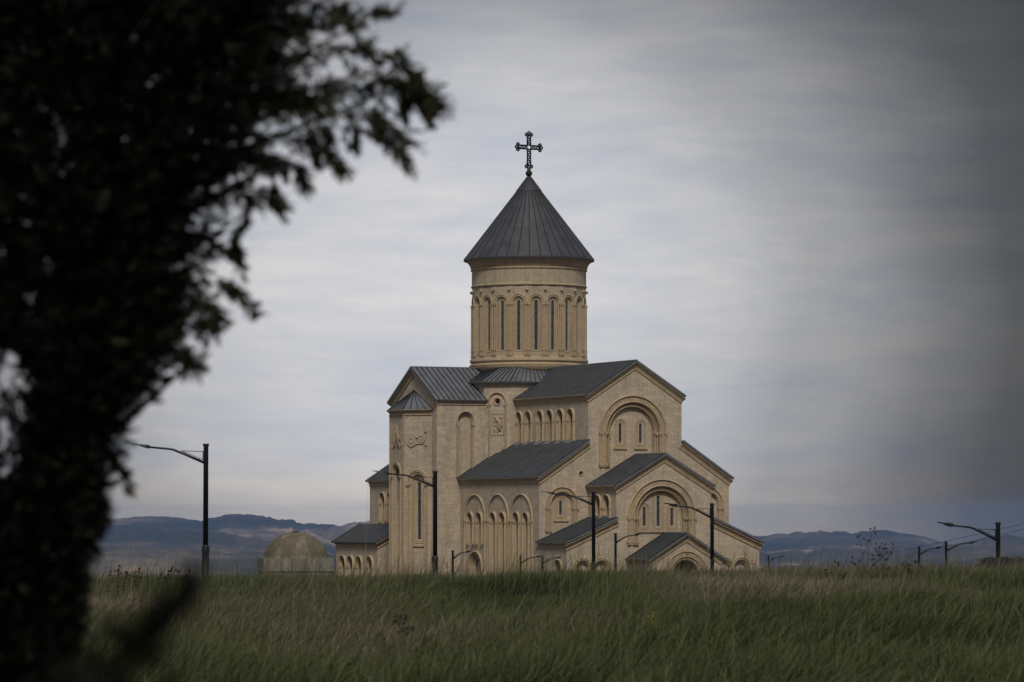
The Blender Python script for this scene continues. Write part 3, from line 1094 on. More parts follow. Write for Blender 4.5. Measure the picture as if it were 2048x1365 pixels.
sweep(mb, Frame((0, 0, 13.02), (1, 0, 0), (0, 1, 0)), OCT[::1], [(-0.05 if s < 0.03 else s, n) for s, n in CORN], closed=True)
cb(mb, 'cornice', M_ORN)
mb = MB()
we, ce = 7.9, 5.75
OE = [(-we, -ce), (-we, ce), (-ce, we), (ce, we), (we, ce), (we, -ce), (ce, -we), (-ce, -we)]
for k in range(8):
    p, q = OE[k], OE[(k + 1) % 8]
    ri = 5.75
    up = lambda s: (s[0] / math.hypot(*s) * ri, s[1] / math.hypot(*s) * ri, 14.55)
    roof_quad(mb, (p[0], p[1], 13.0), (q[0], q[1], 13.0), up(q), up(p), step=0.55, rib=(0.06, 0.07))
cb(mb, 'drum_base_roof', [M_ROOF, M_SEAM])

# ---- drum: twenty arched bays, windows, rings, frieze
NB = 20
RD = 5.62
apo = RD
hwb = apo * math.tan(math.pi / NB)
mb = MB()
for k in range(NB):
    ang = -math.pi / 2 + k * 2 * math.pi / NB
    N = Vector((math.cos(ang), math.sin(ang), 0))
    U = Vector((-math.sin(ang), math.cos(ang), 0))
    fr = Frame(N * apo, U)
    win = slit(church, fr.shift(-0.16), 0, 16.25, 21.15, 0.165, 0.42, 15.98, 21.42, 2, 3, 0.14)
    sheet(mb, fr, [(-hwb, 14.5), (hwb, 14.5), (hwb, 22.8), (-hwb, 22.8)], [(arch_loop(0, 20.98, 0.50, 15.84, 14), 0.16, [win])])
    q = MB()
    sweep(q, fr, arch_path(0, 20.98, 0.76, 20.6, 14), roll(0.06, 0.11))
    sweep(q, fr, arch_path(0, 20.98, 0.58, 15.7, 14), roll(0.055, 0.10))
    capital(q, fr, -hwb + 0.14, 20.62, 0.12, 0.28, 0.14)
    capital(q, fr, hwb - 0.14, 20.62, 0.12, 0.28, 0.14)
    for s in (-1, 1):
        for dz in (15.66, 16.15):
            capital(q, fr, s * (hwb - 0.14), dz, 0.10, 0.22, 0.12)
        q.tube([fr.p(s * (hwb - 0.12), 15.6, 0.06), fr.p(s * (hwb - 0.12), 20.7, 0.06)], 0.085, 7)
    q.ball(fr.p(hwb, 22.2, 0.10), 0.16, 10)
    cb(q, 'blind_arch', M_TRIM)
mb.lathe([(5.70, 22.72), (5.73, 22.78), (5.73, 24.46)], 80, cap=False)
cb(mb, 'drum_wall', M_DRUM, uv=True)
mb = MB()


def torus_ring(z, r0, rr_, m=0):
    mb.lathe([(r0 + rr_ * math.cos(a), z + rr_ * math.sin(a)) for a in np.linspace(-math.pi / 2, math.pi / 2, 7)], 80, m=m, cap=False)


mb.lathe([(5.55, 13.9), (5.55, 14.35), (5.95, 14.55), (5.95, 14.72)], 80, cap=False)
torus_ring(14.82, 5.88, 0.12)
mb.lathe([(5.86, 14.92), (5.78, 15.05), (5.86, 15.16)], 80, cap=False)
torus_ring(15.26, 5.84, 0.11)
mb.lathe([(5.90, 15.36), (5.90, 15.50), (5.60, 15.58)], 80, cap=False)
cb(mb, 'drum_foot_moulding', [M_TRIM, M_ORN], smooth_=True)
mb = MB()
torus_ring(22.74, 5.72, 0.10)
torus_ring(24.40, 5.74, 0.11)
mb.lathe([(5.76, 24.48), (5.84, 24.56), (5.90, 24.80), (6.05, 25.05), (6.22, 25.22), (6.30, 25.30), (6.30, 25.50)], 80, m=1, cap=False)
cb(mb, 'drum_cornice', [M_TRIM, M_ORN], smooth_=True)

mb = MB()
ZE, ZA, RE = 25.48, 34.0, 6.55
slope = (RE) / (ZA - ZE)
mb.lathe([(6.2, 25.36), (RE, ZE - 0.14), (RE, ZE), (0.16, ZA - 0.16 / slope)], 96, cap=False)
for k in range(36):
    a = 2 * math.pi * (k + 0.5) / 36
    for z0, z1, off, w_ in ((ZE, 32.45, 0.0, 0.035),):
        p0 = Vector((math.cos(a), math.sin(a), 0)) * RE + Vector((0, 0, z0))
        p1 = Vector((math.cos(a), math.sin(a), 0)) * (ZA - z1) * slope + Vector((0, 0, z1))
        mb.tube([p0, p1], 0.05, 4, m=1)
mb.lathe([((ZA - 32.45) * slope + 0.07, 32.42), ((ZA - 32.55) * slope + 0.07, 32.55), (0.2, ZA - 0.1)], 48, cap=False)
for k in range(24):
    a = 2 * math.pi * k / 24
    p0 = Vector((math.cos(a), math.sin(a), 0)) * ((ZA - 32.42) * slope + 0.07) + Vector((0, 0, 32.42))
    p1 = Vector((math.cos(a), math.sin(a), 0)) * 0.2 + Vector((0, 0, ZA - 0.12))
    mb.tube([p0, p1], 0.035, 4, m=1)
cb(mb, 'drum_roof', [M_CONE, M_SEAM])

# ---- cross: pierced metal arms with trefoil ends
mb = MB()
CZ = 36.85
fc = Frame((0, 0, CZ), (1, 0, 0))


def cross_arm(d, L, w0, w1):
    """A ladder-like pierced arm along d, flaring to the tip, with three knobs."""
    d = Vector(d)
    s = Vector((-d.y, d.x))
    P = lambda a, b: fc.p(d.x * a + s.x * b, d.y * a + s.y * b, 0)
    for sg in (-1, 1):
        mb.tube([P(0.22, sg * w0), P(L * 0.6, sg * w0 * 0.95), P(L * 0.86, sg * w1)], 0.085, 6)
    n = max(3, int(L / 0.30))
    for k in range(n):
        a = 0.32 + (L * 0.85 - 0.32) * k / n
        b = 0.32 + (L * 0.85 - 0.32) * (k + 1) / n
        mb.tube([P(a, -w0 * 0.95 * (-1) ** k), P(b, w0 * 0.95 * (-1) ** k)], 0.07, 5)
    mb.tube([P(L * 0.84, -w1), P(L * 0.84, w1)], 0.07, 6)
    for a, b in ((L * 0.86, -w1 - 0.06), (L * 0.86, w1 + 0.06), (L - 0.05, 0)):
        ring = [P(a + 0.13 * math.cos(t), b + 0.13 * math.sin(t)) for t in np.linspace(0, 2 * math.pi, 11)]
        mb.tube(ring, 0.085, 6, caps=False)


cross_arm((1, 0), 1.42, 0.17, 0.20)
cross_arm((-1, 0), 1.42, 0.17, 0.20)
cross_arm((0, 1), 1.48, 0.17, 0.20)
cross_arm((0, -1), 2.25, 0.17, 0.22)
mb.tube([fc.p(0.24 * math.cos(t), 0.24 * math.sin(t)) for t in np.linspace(0, 2 * math.pi, 15)], 0.075, 6, caps=False)
crs = cb(mb, 'cross', M_IRON, smooth_=True)
q = MB()
q.ball((0, 0, 34.22), 0.34, 16)
q.lathe([(0.14, 33.8), (0.14, 34.65)], 10)
cb(q, 'ball', M_IRON, crs, smooth_=True)

# ------------------------------------------------------------------ domed stone pavilion left of the church
pv_p = px(586, 1118, 255)
pg = float(terrain(pv_p.x, pv_p.y + 3))
pav = empty('domed_pavilion', (pv_p.x, pv_p.y + 3, pg), R(8.8))
tag(pav, 'small weathered square pavilion with a mossy dome standing left of the church', 'pavilion')
hb = 2.52
ht = pv_p.z - pg
mb = MB()
for k in range(4):
    U = Vector((math.cos(k * math.pi / 2), math.sin(k * math.pi / 2), 0))
    fr = Frame(U.cross(Vector((0, 0, 1))) * hb, U)
    lp = arch_loop(0.0, ht - 1.95, 0.62, 0.02, 12)
    lp2 = arch_loop(-1.75, ht - 1.85, 0.42, 0.02, 10)
    lp3 = arch_loop(1.75, ht - 1.85, 0.42, 0.02, 10)
    sheet(mb, fr, [(-hb, 0), (hb, 0), (hb, ht - 0.9), (-hb, ht - 0.9)], [(l_, 0.45, (), None) for l_ in (lp, lp2, lp3)])
mb.build('wall', M_CONC, pav, uv=True)
mb = MB()
mb.box((-hb - 0.10, -hb - 0.10, ht - 0.93), (hb + 0.10, hb + 0.10, ht - 0.78))
mb.box((-hb - 0.04, -hb - 0.04, ht - 0.78), (hb + 0.04, hb + 0.04, ht))
mb.build('cornice', M_CONC, pav)
mb = MB()
rd, hd = 2.36, 1.86
mb.lathe([(rd + 0.06, ht - 0.01), (rd + 0.06, ht + 0.06)] + [(max(rd * math.cos(a), 0.02), ht + 0.06 + hd * math.sin(a)) for a in np.linspace(0, math.pi / 2 - 0.02, 18)], 48, cap=False)
mb.build('dome', M_DOME, pav, smooth_=True)
mb = MB()
mb.lathe([(0.26, ht + hd - 0.02), (0.26, ht + hd + 0.10), (0.18, ht + hd + 0.13)], 16)
mb.build('dome_cap', M_TILE, pav)

# ------------------------------------------------------------------ street lamps
HL = 5.4


def make_lamp():
    root = empty('street_lamp', (0, 0, 0))
    mb = MB()
    mb.lathe([(0.105, 1.2), (0.098, HL - 0.12), (0.125, HL - 0.06), (0.125, HL), (0.02, HL + 0.01)], 16)
    mb.build('pole', M_LAMP, root, smooth_=True)
    mb = MB()
    mb.lathe([(0.20, 0), (0.20, 0.06), (0.15, 0.10), (0.138, 1.05), (0.155, 1.12), (0.155, 1.20), (0.14, 1.26), (0.15, 1.30), (0.11, 1.36)], 16)
    mb.build('base', M_LAMP, root, smooth_=True)
    mb = MB()
    z = HL
    mb.tube([(-0.06, 0, z - 0.76), (-0.8, 0, z - 0.44), (-1.30, 0, z - 0.24), (-1.45, 0, z - 0.21), (-2.32, 0, z - 0.13)], [0.055, 0.05, 0.045, 0.042, 0.036], 8)
    mb.build('arm', M_LAMP, root, smooth_=True)
    mb = MB()
    mb.tube([(-0.08, 0, z - 0.31), (-1.0, 0, z - 0.285)], 0.014, 6)
    mb.tube([(-0.98, 0, z - 0.285), (-0.10, 0, z - 0.64)], 0.013, 6)
    mb.tube([(-0.80, 0, z - 0.36), (-0.86, 0, z - 0.42)], 0.013, 5)
    mb.tube([(-0.24, 0, z - 0.59), (-0.30, 0, z - 0.67)], 0.013, 5)
    mb.box((-0.135, -0.03, z - 0.66), (-0.105, 0.03, z - 0.30))
    mb.build('brace', M_LAMP, root)
    mb = MB()
    secs = [(-2.24, 0.05, 0.055, -0.13), (-2.34, 0.12, 0.075, -0.115), (-2.58, 0.15, 0.055, -0.07), (-2.62, 0.15, 0.028, -0.055), (-2.98, 0.13, 0.016, 0.0)]
    vs_, fs = [], []
    for x, w_, h_, zz in secs:
        vs_ += [(x, -w_, z + zz - h_), (x, w_, z + zz - h_), (x, w_ * 0.8, z + zz + h_), (x, -w_ * 0.8, z + zz + h_)]
    for i in range(len(secs) - 1):
        for k in range(4):
            k2 = (k + 1) % 4
            fs.append((i * 4 + k, i * 4 + k2, i * 4 + 4 + k2, i * 4 + 4 + k))
    fs += [(3, 2, 1, 0), tuple(len(vs_) - 4 + k for k in range(4))]
    mb.add(vs_, fs)
    hd_ = mb.build('lamp_head', M_LAMP, root)
    mb = MB()
    mb.add([(-2.64, -0.11, z - 0.088), (-2.94, -0.10, z - 0.028), (-2.94, 0.10, z - 0.028), (-2.64, 0.11, z - 0.088),
            (-2.64, -0.11, z - 0.070), (-2.94, -0.10, z - 0.012), (-2.94, 0.10, z - 0.012), (-2.64, 0.11, z - 0.070)],
           [(0, 1, 2, 3), (4, 7, 6, 5), (0, 4, 5, 1), (1, 5, 6, 2), (2, 6, 7, 3), (3, 7, 4, 0)])
    mb.build('lens', M_LENS, hd_)
    return root


lamp0 = make_lamp()
lamps = [
    (412, 888, 140, 150, -1, 'near black street lamp standing alone left of the domed pavilion, arm pointing left'),
    (870.5, 942, 167, 129, -1, 'black street lamp in front of the apse corner with its grey lens showing'),
    (1187, 983, 200, 109, -1, 'black street lamp in front of the lean-to roof left of the narthex'),
    (1424, 1007, 225, 96, -1, 'black street lamp whose arm crosses the arched narthex windows'),
    (1996, 1045, 131, 126, -1, 'thick black street lamp rising behind the dark roof at the right edge'),
    (1231, 1067, 255, 49, 1, 'short black street lamp beside the porch with its arm pointing right'),
    (905.5, 1101, 305, 37, 1, 'thin far street lamp in front of the arched side door'),
    (1041, 1111, 300, 42, 1, 'thin far street lamp before the third arch of the aisle wall'),
    (1085, 1113, 312, 37, 1, 'thin far street lamp at the left corner of the low narthex wall'),
    (1537, 1111, 340, 28, 1, 'tiny street lamp just right of the church against the blue hills'),
    (1838, 1093, 262, 39, 1, 'left one of two slim street lamps side by side against the right hills'),
    (1892, 1083, 236, 55, 1, 'right one of two slim street lamps side by side against the right hills'),
]
for i, (x, y, d, reach, sg, lab) in enumerate(lamps):
    o = lamp0 if i == 0 else copy_tree(lamp0)
    p = px(x, y, d)
    g = float(terrain(p.x, p.y))
    s = (p.z - g) / HL
    m_reach = reach * d / F / 2.98 / s
    th = math.acos(min(1.0, m_reach))
    o.location = (p.x, p.y, g)
    o.scale = (s, s, s)
    o.rotation_euler = (0, 0, th if sg < 0 else math.pi - th)
    tag(o, lab, 'street lamp', 'street lamps round the church')
    print('lamp', x, 'scale', round(s, 2), 'ground', round(g, 2))

# ------------------------------------------------------------------ dark tiled roof at the right edge
p = px(1988, 1123, 112)
g = float(terrain(p.x, 112))
hut = empty('tiled_house', (p.x + 1.9, 114, g))
tag(hut, 'low dark house with a hipped tile roof half hidden by grass at the right edge', 'house')
hr = p.z - g
mb = MB()
mb.box((-2.3, -1.6, 0), (2.3, 1.6, hr - 0.62))
mb.build('wall', M_CONC, hut)
mb = MB()
a0, b0, zr, ze = 2.75, 2.1, hr, hr - 0.72
rx = 1.85
roof_quad(mb, (-a0, -b0, ze), (a0, -b0, ze), (rx, 0, zr), (-rx, 0, zr), step=0.22, rib=(0.11, 0.05))
roof_quad(mb, (a0, b0, ze), (-a0, b0, ze), (-rx, 0, zr), (rx, 0, zr), step=0.22, rib=(0.11, 0.05))
roof_quad(mb, (-a0, b0, ze), (-a0, -b0, ze), (-rx, 0, zr), (-rx, 0, zr), step=0.22, rib=(0.11, 0.05))
roof_quad(mb, (a0, -b0, ze), (a0, b0, ze), (rx, 0, zr), (rx, 0, zr), step=0.22, rib=(0.11, 0.05))
for k in range(9):
    x_ = -rx + 2 * rx * k / 8
    mb.tube([(x_ - 0.24, 0, zr + 0.0), (x_ + 0.22, 0, zr + 0.03)], [0.07, 0.10], 8)
mb.build('roof', [M_TILE, M_TILE], hut)

# ------------------------------------------------------------------ overhead cables
for k, (q0, q1, lab) in enumerate((((2110, 1020), (1560, 1136), 'upper thin black cable sloping down across the right hills'),
                                   ((2110, 1030), (1640, 1134), 'lower thin black cable sloping down across the right hills'))):
    a, b = px(*q0, 170), px(*q1, 330)
    a = a + (a - b) * 0.25
    b = b + (b - a) * 0.15
    pts = []
    for i in range(25):
        t = i / 24
        pp = a.lerp(b, t)
        pp.z -= 1.1 * 4 * t * (1 - t) * 0.5
        pts.append(pp)
    mb = MB()
    mb.tube(pts, 0.011, 5)
    tag(mb.build('cable', M_WIRE), lab, 'cable', 'overhead cables')


# ------------------------------------------------------------------ grass
def soup(name, V, Fq, tone, mat):
    """A big triangle/quad soup from numpy arrays, with one grey value per vertex called tone."""
    me = bpy.data.meshes.new(name)
    me.vertices.add(len(V))
    me.vertices.foreach_set('co', V.astype(np.float32).ravel())
    sizes = np.array([len(f) for f in Fq]) if isinstance(Fq, list) else np.full(len(Fq), Fq.shape[1])
    me.loops.add(int(sizes.sum()))
    me.polygons.add(len(sizes))
    me.loops.foreach_set('vertex_index', np.asarray(Fq).ravel().astype(np.int32))
    me.polygons.foreach_set('loop_start', np.concatenate([[0], np.cumsum(sizes)[:-1]]).astype(np.int32))
    at = me.attributes.new('tone', 'FLOAT', 'POINT')
    at.data.foreach_set('value', tone.astype(np.float32))
    me.materials.append(mat)
    me.update(calc_edges=True)
    o = bpy.data.objects.new(name, me)
    COL.objects.link(o)
    return o


def grass():
    N = 400000
    d = np.sqrt(rng.uniform(19.0 ** 2, 92.0 ** 2, N))
    x = rng.uniform(-1, 1, N) * (0.168 * d + 2.0)
    # the same meadow, thinner, on both sides of the view
    M = 210000
    d2 = np.sqrt(rng.uniform(14.0 ** 2, 92.0 ** 2, M))
    x2 = np.where(rng.random(M) < 0.5, -1, 1) * (0.168 * d2 + 2.0 + 9.0 * rng.random(M))
    d, x = np.concatenate([d, d2]), np.concatenate([x, x2])
    N += M
    # clumps
    cl = fbm(x * 0.9, d * 0.5, 5, 4)
    keep = rng.uniform(0, 1, N) < 0.75 + 0.7 * cl
    x, d, cl = x[keep], d[keep], cl[keep]
    N = len(x)
    z = terrain(x, d)
    patch = fbm(x * 0.22 + 3, d * 0.07, 8, 4)
    dry = np.clip(0.50 + 0.75 * patch + 0.004 * x - 0.034 * np.clip(44 - d, 0, 25) + rng.normal(0, 0.19, N), 0, 1)  # blades nearer the camera also darkened in colour, as by a lens vignette
    stalk = rng.uniform(0, 1, N) < 0.020 + 0.016 * smooth(55, 75, d)
    dry = np.where(stalk, np.clip(dry + 0.28, 0.25, 0.90), dry)
    h = (0.31 + 0.17 * rng.random(N) + 0.22 * cl + 0.16 * fbm(x * 0.35, d * 0.2, 33, 3)) * np.where(stalk, rng.uniform(1.2, 1.7, N) + rng.uniform(0, 1.0, N) ** 2 * smooth(55, 75, d), 1.0)
    wdt = np.where(stalk, 0.0035, rng.uniform(0.0035, 0.0080, N)) * (1 + d / 110)
    lean = np.where(stalk, rng.normal(0.22, 0.16, N), rng.normal(0.58, 0.42, N)) + 0.35 * fbm(x * 0.5, d * 0.25, 14, 3)
    ly = rng.normal(0, 0.28, N)
    ya = rng.normal(0, 0.7, N)
    wx, wy = np.cos(ya), np.sin(ya)
    V = np.zeros((N, 7, 3))
    for k, t in enumerate((0.0, 0.38, 0.72)):
        off = t ** 1.7
        cx, cyy, cz = x + lean * h * off, d + ly * h * off, z - 0.03 + h * (t - 0.16 * t * t * np.abs(lean))
        ww = wdt * (1 - 0.45 * t)
        V[:, 2 * k] = np.stack([cx - wx * ww, cyy - wy * ww, cz], -1)
        V[:, 2 * k + 1] = np.stack([cx + wx * ww, cyy + wy * ww, cz], -1)
    V[:, 6] = np.stack([x + lean * h, d + ly * h, z + h * (1 - 0.16 * np.abs(lean))], -1)
    base = (np.arange(N) * 7)[:, None]
    tri = np.concatenate([base + np.array([q]) for q in ((0, 1, 3), (0, 3, 2), (2, 3, 5), (2, 5, 4), (4, 5, 6))], 0)
    tone = np.repeat(dry, 7).reshape(N, 7)  # dryness together with the painted vignette darkening
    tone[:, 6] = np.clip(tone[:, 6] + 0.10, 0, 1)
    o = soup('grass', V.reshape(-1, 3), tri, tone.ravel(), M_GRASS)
    tag(o, 'tall windswept meadow grass covering the foreground field', 'grass', kind='stuff')


grass()


# ------------------------------------------------------------------ weeds in the field
def field_point(x, d):
    X = (x - 1024) / F * d
    return Vector((X, d, float(terrain(X, d))))


def dry_weed(x, ytop, d, lab, spread=1.0, heads=True, seed=1, lean=0.1, mat=None):
    r_ = random.Random(seed)
    b = field_point(x, d)
    top = px(x, ytop, d).z - b.z
    root = empty('dry_weed', b)
    tag(root, lab, 'weed', 'dry weeds standing in the grass')
    st, hd_ = MB(), MB()

    def grow(p, dirv, L, rad, lev):
        pts = [p]
        n = 4
        v = dirv.copy()
        for k in range(n):
            v = (v + Vector((r_.uniform(-.12, .12), r_.uniform(-.12, .12), 0.06))).normalized()
            pts.append(pts[-1] + v * L / n)
        st.tube(pts, [rad * (1 - 0.5 * k / n) for k in range(n + 1)], 5)
        if lev == 0:
            e = pts[-1]
            if heads:
                for _ in range(4):
                    c = e + Vector((r_.uniform(-.012, .012), r_.uniform(-.012, .012), r_.uniform(-.01, .015)))
                    st.ball(c, r_.uniform(0.009, 0.016), 6, m=1)
            return
        for k in range(r_.choice((3, 4, 4))):
            q = pts[r_.choice((2, 3, 3, 4))]
            a = r_.uniform(0, 6.28)
            w_ = (v + spread * Vector((math.cos(a), math.sin(a), 0)) * r_.uniform(0.5, 0.95)).normalized()
            grow(q, w_, L * r_.uniform(0.42, 0.62), rad * 0.6, lev - 1)
        grow(pts[-1], v, L * 0.5, rad * 0.6, lev - 1)
    grow(Vector((0, 0, -0.03)), Vector((lean, 0, 1)).normalized(), top * 0.56, 0.0085, 2)
    st.build('stem', [mat or M_DRY, M_SEED], root)


dry_weed(1722, 1046, 62, 'tallest branching dry weed with dark seed heads against the right hills', 0.8, True, 4, 0.25)
dry_weed(1765, 1082, 64, 'branching dry weed just right of the tallest one', 0.8, True, 9, 0.1)
dry_weed(1660, 1116, 63, 'low dry weed with seed heads left of the tallest one', 1.0, True, 5)
dry_weed(1822, 1108, 66, 'small dry weed in front of the two slim lamps', 1.0, True, 12)
dry_weed(228, 1125, 60, 'leftmost low dry weed beside the dark tree', 1.0, True, 21, 0.2)
dry_weed(262, 1128, 61, 'second low dry weed from the dark tree', 1.0, True, 22, 0.3)
dry_weed(312, 1122, 60, 'third low dry weed from the dark tree', 0.9, True, 23, 0.3)
dry_weed(826, 1112, 63, 'bare twiggy weed in front of the apse foot', 0.6, False, 31, 0.05)
dry_weed(795, 1222, 42, 'dark brown twiggy weed in the middle of the grass below the church', 1.1, True, 33, 0.1)
dry_weed(745, 1244, 40, 'brown twiggy weed left of the darkest one in mid grass', 1.1, False, 34, 0.1)
dry_weed(905, 1106, 66, 'bare thin weed in front of the corner of the aisle', 0.8, False, 36, -0.2)


def flower(x, ytop, d, lab, seed):
    r_ = random.Random(seed)
    b = field_point(x, d)
    top = px(x, ytop, d).z - b.z
    root = empty('yellow_flower', b)
    tag(root, lab, 'flower', 'yellow flowers above the grass')
    mb = MB()
    mb.tube([(0, 0, -0.03), (0.02, 0, top * 0.5), (0, 0, top)], [0.005, 0.004, 0.003], 5)
    for k in range(5):
        a = k * 2.4
        z0 = top * (0.35 + 0.11 * k)
        mb.tube([(0.01, 0, z0), (0.05 * math.cos(a), 0.05 * math.sin(a), z0 + 0.06)], [0.003, 0.002], 4)
    mb.build('stem', M_GREENSTEM, root)
    mb = MB()
    for k in range(24):
        c = Vector((r_.gauss(0, 0.042), r_.gauss(0, 0.042), top + r_.gauss(0.0, 0.035)))
        for j in range(4):
            a = j * math.pi / 2 + r_.random()
            t = Vector((math.cos(a), math.sin(a), 0.3)) * 0.026
            s = Vector((-math.sin(a), math.cos(a), 0)) * 0.013
            mb.face([c, c + t * 0.6 + s, c + t, c + t * 0.6 - s])
    mb.build('petals', M_YEL, root)


flower(1370, 1108, 62, 'yellow flower head in front of the porch arch', 1)
flower(1488, 1108, 64, 'yellow flower head near the right corner of the church', 2)
flower(1506, 1124, 63, 'lower yellow flower head at the right corner of the church', 3)
flower(1305, 1240, 40, 'yellow flower in the middle of the grass, below the porch', 5)


def stalk(q0, q1, d, lab, rad=0.005):
    a = field_point(q0[0], d)
    top = px(*q1, d)
    mb = MB()
    L = (top - a)
    mid = a + L * 0.55 + Vector((-L.x * 0.15, 0, L.z * 0.03))
    mb.tube([a, mid, top], [rad, rad * 0.8, rad * 0.3], 5)
    head = top - (top - mid).normalized() * 0.10
    for k in range(9):
        c = head.lerp(top, k / 9)
        mb.tube([c, c + Vector((0.012 * (-1) ** k, 0.004, 0.018))], [0.003, 0.001], 4)
    tag(mb.build('grass_stalk', M_STALK), lab, 'grass stalk', 'tall pale stalks above the grass')


stalk((729, 1160), (736, 955), 50, 'tall pale stalk rising over the low left annex roof', 0.0032)
stalk((1418, 1150), (1366, 1040), 52, 'thin stalk leaning left across the narthex arch', 0.0045)
stalk((1416, 1150), (1416, 1090), 52, 'short upright stalk beside the narthex lamp', 0.006)
stalk((1560, 1150), (1640, 1062), 55, 'thin stalk leaning right over the hills beside the church', 0.004)
stalk((262, 1160), (268, 1086), 58, 'upright stalk between the dark tree and the first lamp', 0.005)


# ------------------------------------------------------------------ the near juniper
def juniper():
    d0 = 9.6
    k = d0 / F
    tx = (55 - 1024) * k
    g = float(terrain(tx, d0))
    root = empty('juniper_tree', (tx, d0, g))
    tag(root, 'dark juniper tree filling the left edge with drooping sprays reaching over the sky', 'tree')

    def P(x, y, dd=0.0):
        q = px(x, y, d0 + dd)
        return np.array([q.x - tx, q.y - d0, q.z - g])
    # trunk and limbs
    tk = MB()
    tk.tube([(0, 0, -0.1), (0.0, 0.02, 0.6), P(60, 1365), P(95, 900), P(170, 450), P(240, 0), P(280, -500)],
            [0.10, 0.085, 0.07, 0.06, 0.05, 0.04, 0.015], 10)
    limbs = [((90, 950), (420, 690), 0.1), ((110, 800), (470, 560), -0.2), ((150, 620), (500, 420), 0.2), ((170, 500), (600, 300), -0.05),
             ((190, 380), (760, 190), 0.08), ((200, 260), (700, 60), -0.2), ((230, 120), (680, -80), 0.15), ((120, 760), (-150, 520), 0.2),
             ((170, 480), (-200, 250), -0.2), ((60, 1250), (190, 1020), 0.1), ((60, 1330), (-180, 1120), -0.1), ((215, 150), (-150, -60), 0.1)]
    for a, b, dz in limbs:
        m_ = ((a[0] + b[0]) / 2, (a[1] + b[1]) / 2 + 20)
        tk.tube([P(*a), P(*m_, dz * 0.5), P(*b, dz)], [0.020, 0.011, 0.003], 6)
    low = [(0.0, -0.02, 0.75), (0.05, -3.0, 0.9), tuple(np.array(px(110, 1490, 3.4)) - np.array([tx, d0, g])), tuple(np.array(px(368, 1185, 3.2)) - np.array([tx, d0, g]))]
    tk.tube(low, [0.035, 0.018, 0.005, 0.0015], 6)
    tk.build('trunk', M_BARK, root, smooth_=True)

    # where the sprays sit and which way they point
    pos, dirs, size, tone, wide = [], [], [], [], []
    edge = [(-700, 640), (-300, 650), (0, 640), (60, 640), (150, 620), (250, 560), (330, 520), (400, 466), (470, 424), (540, 412), (600, 408), (650, 394), (700, 360),
            (750, 350), (800, 295), (850, 255), (900, 235), (960, 232), (1000, 222), (1060, 205), (1120, 188), (1200, 165), (1300, 150), (1400, 140), (1700, 170), (2300, 120)]
    rads = [(-700, 300), (-300, 420), (0, 440), (400, 380), (700, 300), (1000, 210), (1365, 170), (1700, 190), (2300, 130)]
    n = 46000
    y = rng.uniform(-620, 2150, n)
    e = np.interp(y, [q[0] for q in edge], [q[1] for q in edge]) + 22 * fbm(y * 0.02, y * 0, 61, 3)
    r_ = np.interp(y, [q[0] for q in rads], [q[1] for q in rads])
    ang = rng.uniform(0, 2 * np.pi, n)
    rr_ = r_ * np.sqrt(rng.uniform(0.05, 1.0, n)) * (1 + 0.10 * fbm(ang * 1.5, y * 0.012, 62, 3))
    ax_ = e - r_
    X = ax_ + rr_ * np.cos(ang)
    DY = rr_ * np.sin(ang) * k
    # real gaps in the crown on its left side
    hole = fbm(X * 0.018, y * 0.012, 70, 3)
    gapz = (np.hypot((X - 15) / 48, (y - 790) / 100) < 1) | (np.hypot((X - 0) / 40, (y - 935) / 50) < 1)
    keep = ~(gapz & (rng.uniform(0, 1, n) < 0.88)) & (hole > -0.62)
    for i in np.nonzero(keep)[0]:
        pos.append(P(X[i], y[i], DY[i]))
        out = np.array([np.cos(ang[i]), np.sin(ang[i]), 0.35]) + rng.normal(0, 0.45, 3)
        dirs.append(out)
        size.append(rng.uniform(0.05, 0.10) if rr_[i] < 0.8 * r_[i] else rng.uniform(0.022, 0.05))
        wide.append(1.0 if rr_[i] > 0.8 * r_[i] else 2.6)
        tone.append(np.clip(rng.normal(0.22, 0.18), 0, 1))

    def limb(pts, cnt, spread, droop, sz=None, dd=0.0):
        """A bough: many short side twigs, each feathered with small sprays and ending in a point."""
        pts = np.array(pts, float)
        seg = np.linspace(0, 1, len(pts))
        tg = pts[-1] - pts[0]
        tg = np.array([tg[0], 0, -tg[1]]) / np.hypot(*tg)
        for _ in range(max(8, int(cnt / 2.8))):
            t = rng.uniform(0, 1) ** 0.85
            x_ = np.interp(t, seg, pts[:, 0])
            y_ = np.interp(t, seg, pts[:, 1])
            b_ = P(x_ + rng.normal(0, spread * 0.25 * (1 - t)), y_ + rng.normal(0, spread * 0.25 * (1 - t)), dd + rng.normal(0, 0.6) * spread * k * (1 - 0.7 * t))
            v = tg * 0.9 + rng.normal(0, 0.62, 3) + np.array([0, 0, -droop * rng.uniform(0.2, 1.5)])
            v /= np.linalg.norm(v)
            ln = spread * k * rng.uniform(0.8, 2.2) * (1 - 0.45 * t)
            m_ = 18
            for j in range(m_):
                u_ = (j + rng.uniform(0, 1)) / m_
                p_ = b_ + v * ln * u_ + np.array([0, 0, -0.25 * droop * ln * u_ * u_]) + rng.normal(0, 1, 3) * 0.0035 * (1 - u_)
                pos.append(p_)
                dirs.append(v + rng.normal(0, 0.45, 3) * (1.1 - 0.6 * u_) + np.array([0, 0, -0.3 * droop * u_]))
                size.append(rng.uniform(0.009, 0.023) * (1.15 - 0.6 * u_))
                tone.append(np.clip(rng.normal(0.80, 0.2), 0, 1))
    # the long boughs that reach over the sky
    limb([(420, 260), (600, 190), (740, 160), (815, 180), (862, 205)], 430, 52, 0.2, dd=0.05)
    limb([(700, 170), (780, 150), (830, 170), (868, 228)], 90, 26, 0.6, dd=0.0)
    limb([(720, 190), (790, 200), (840, 205), (862, 235)], 70, 22, 0.6, dd=0.06)
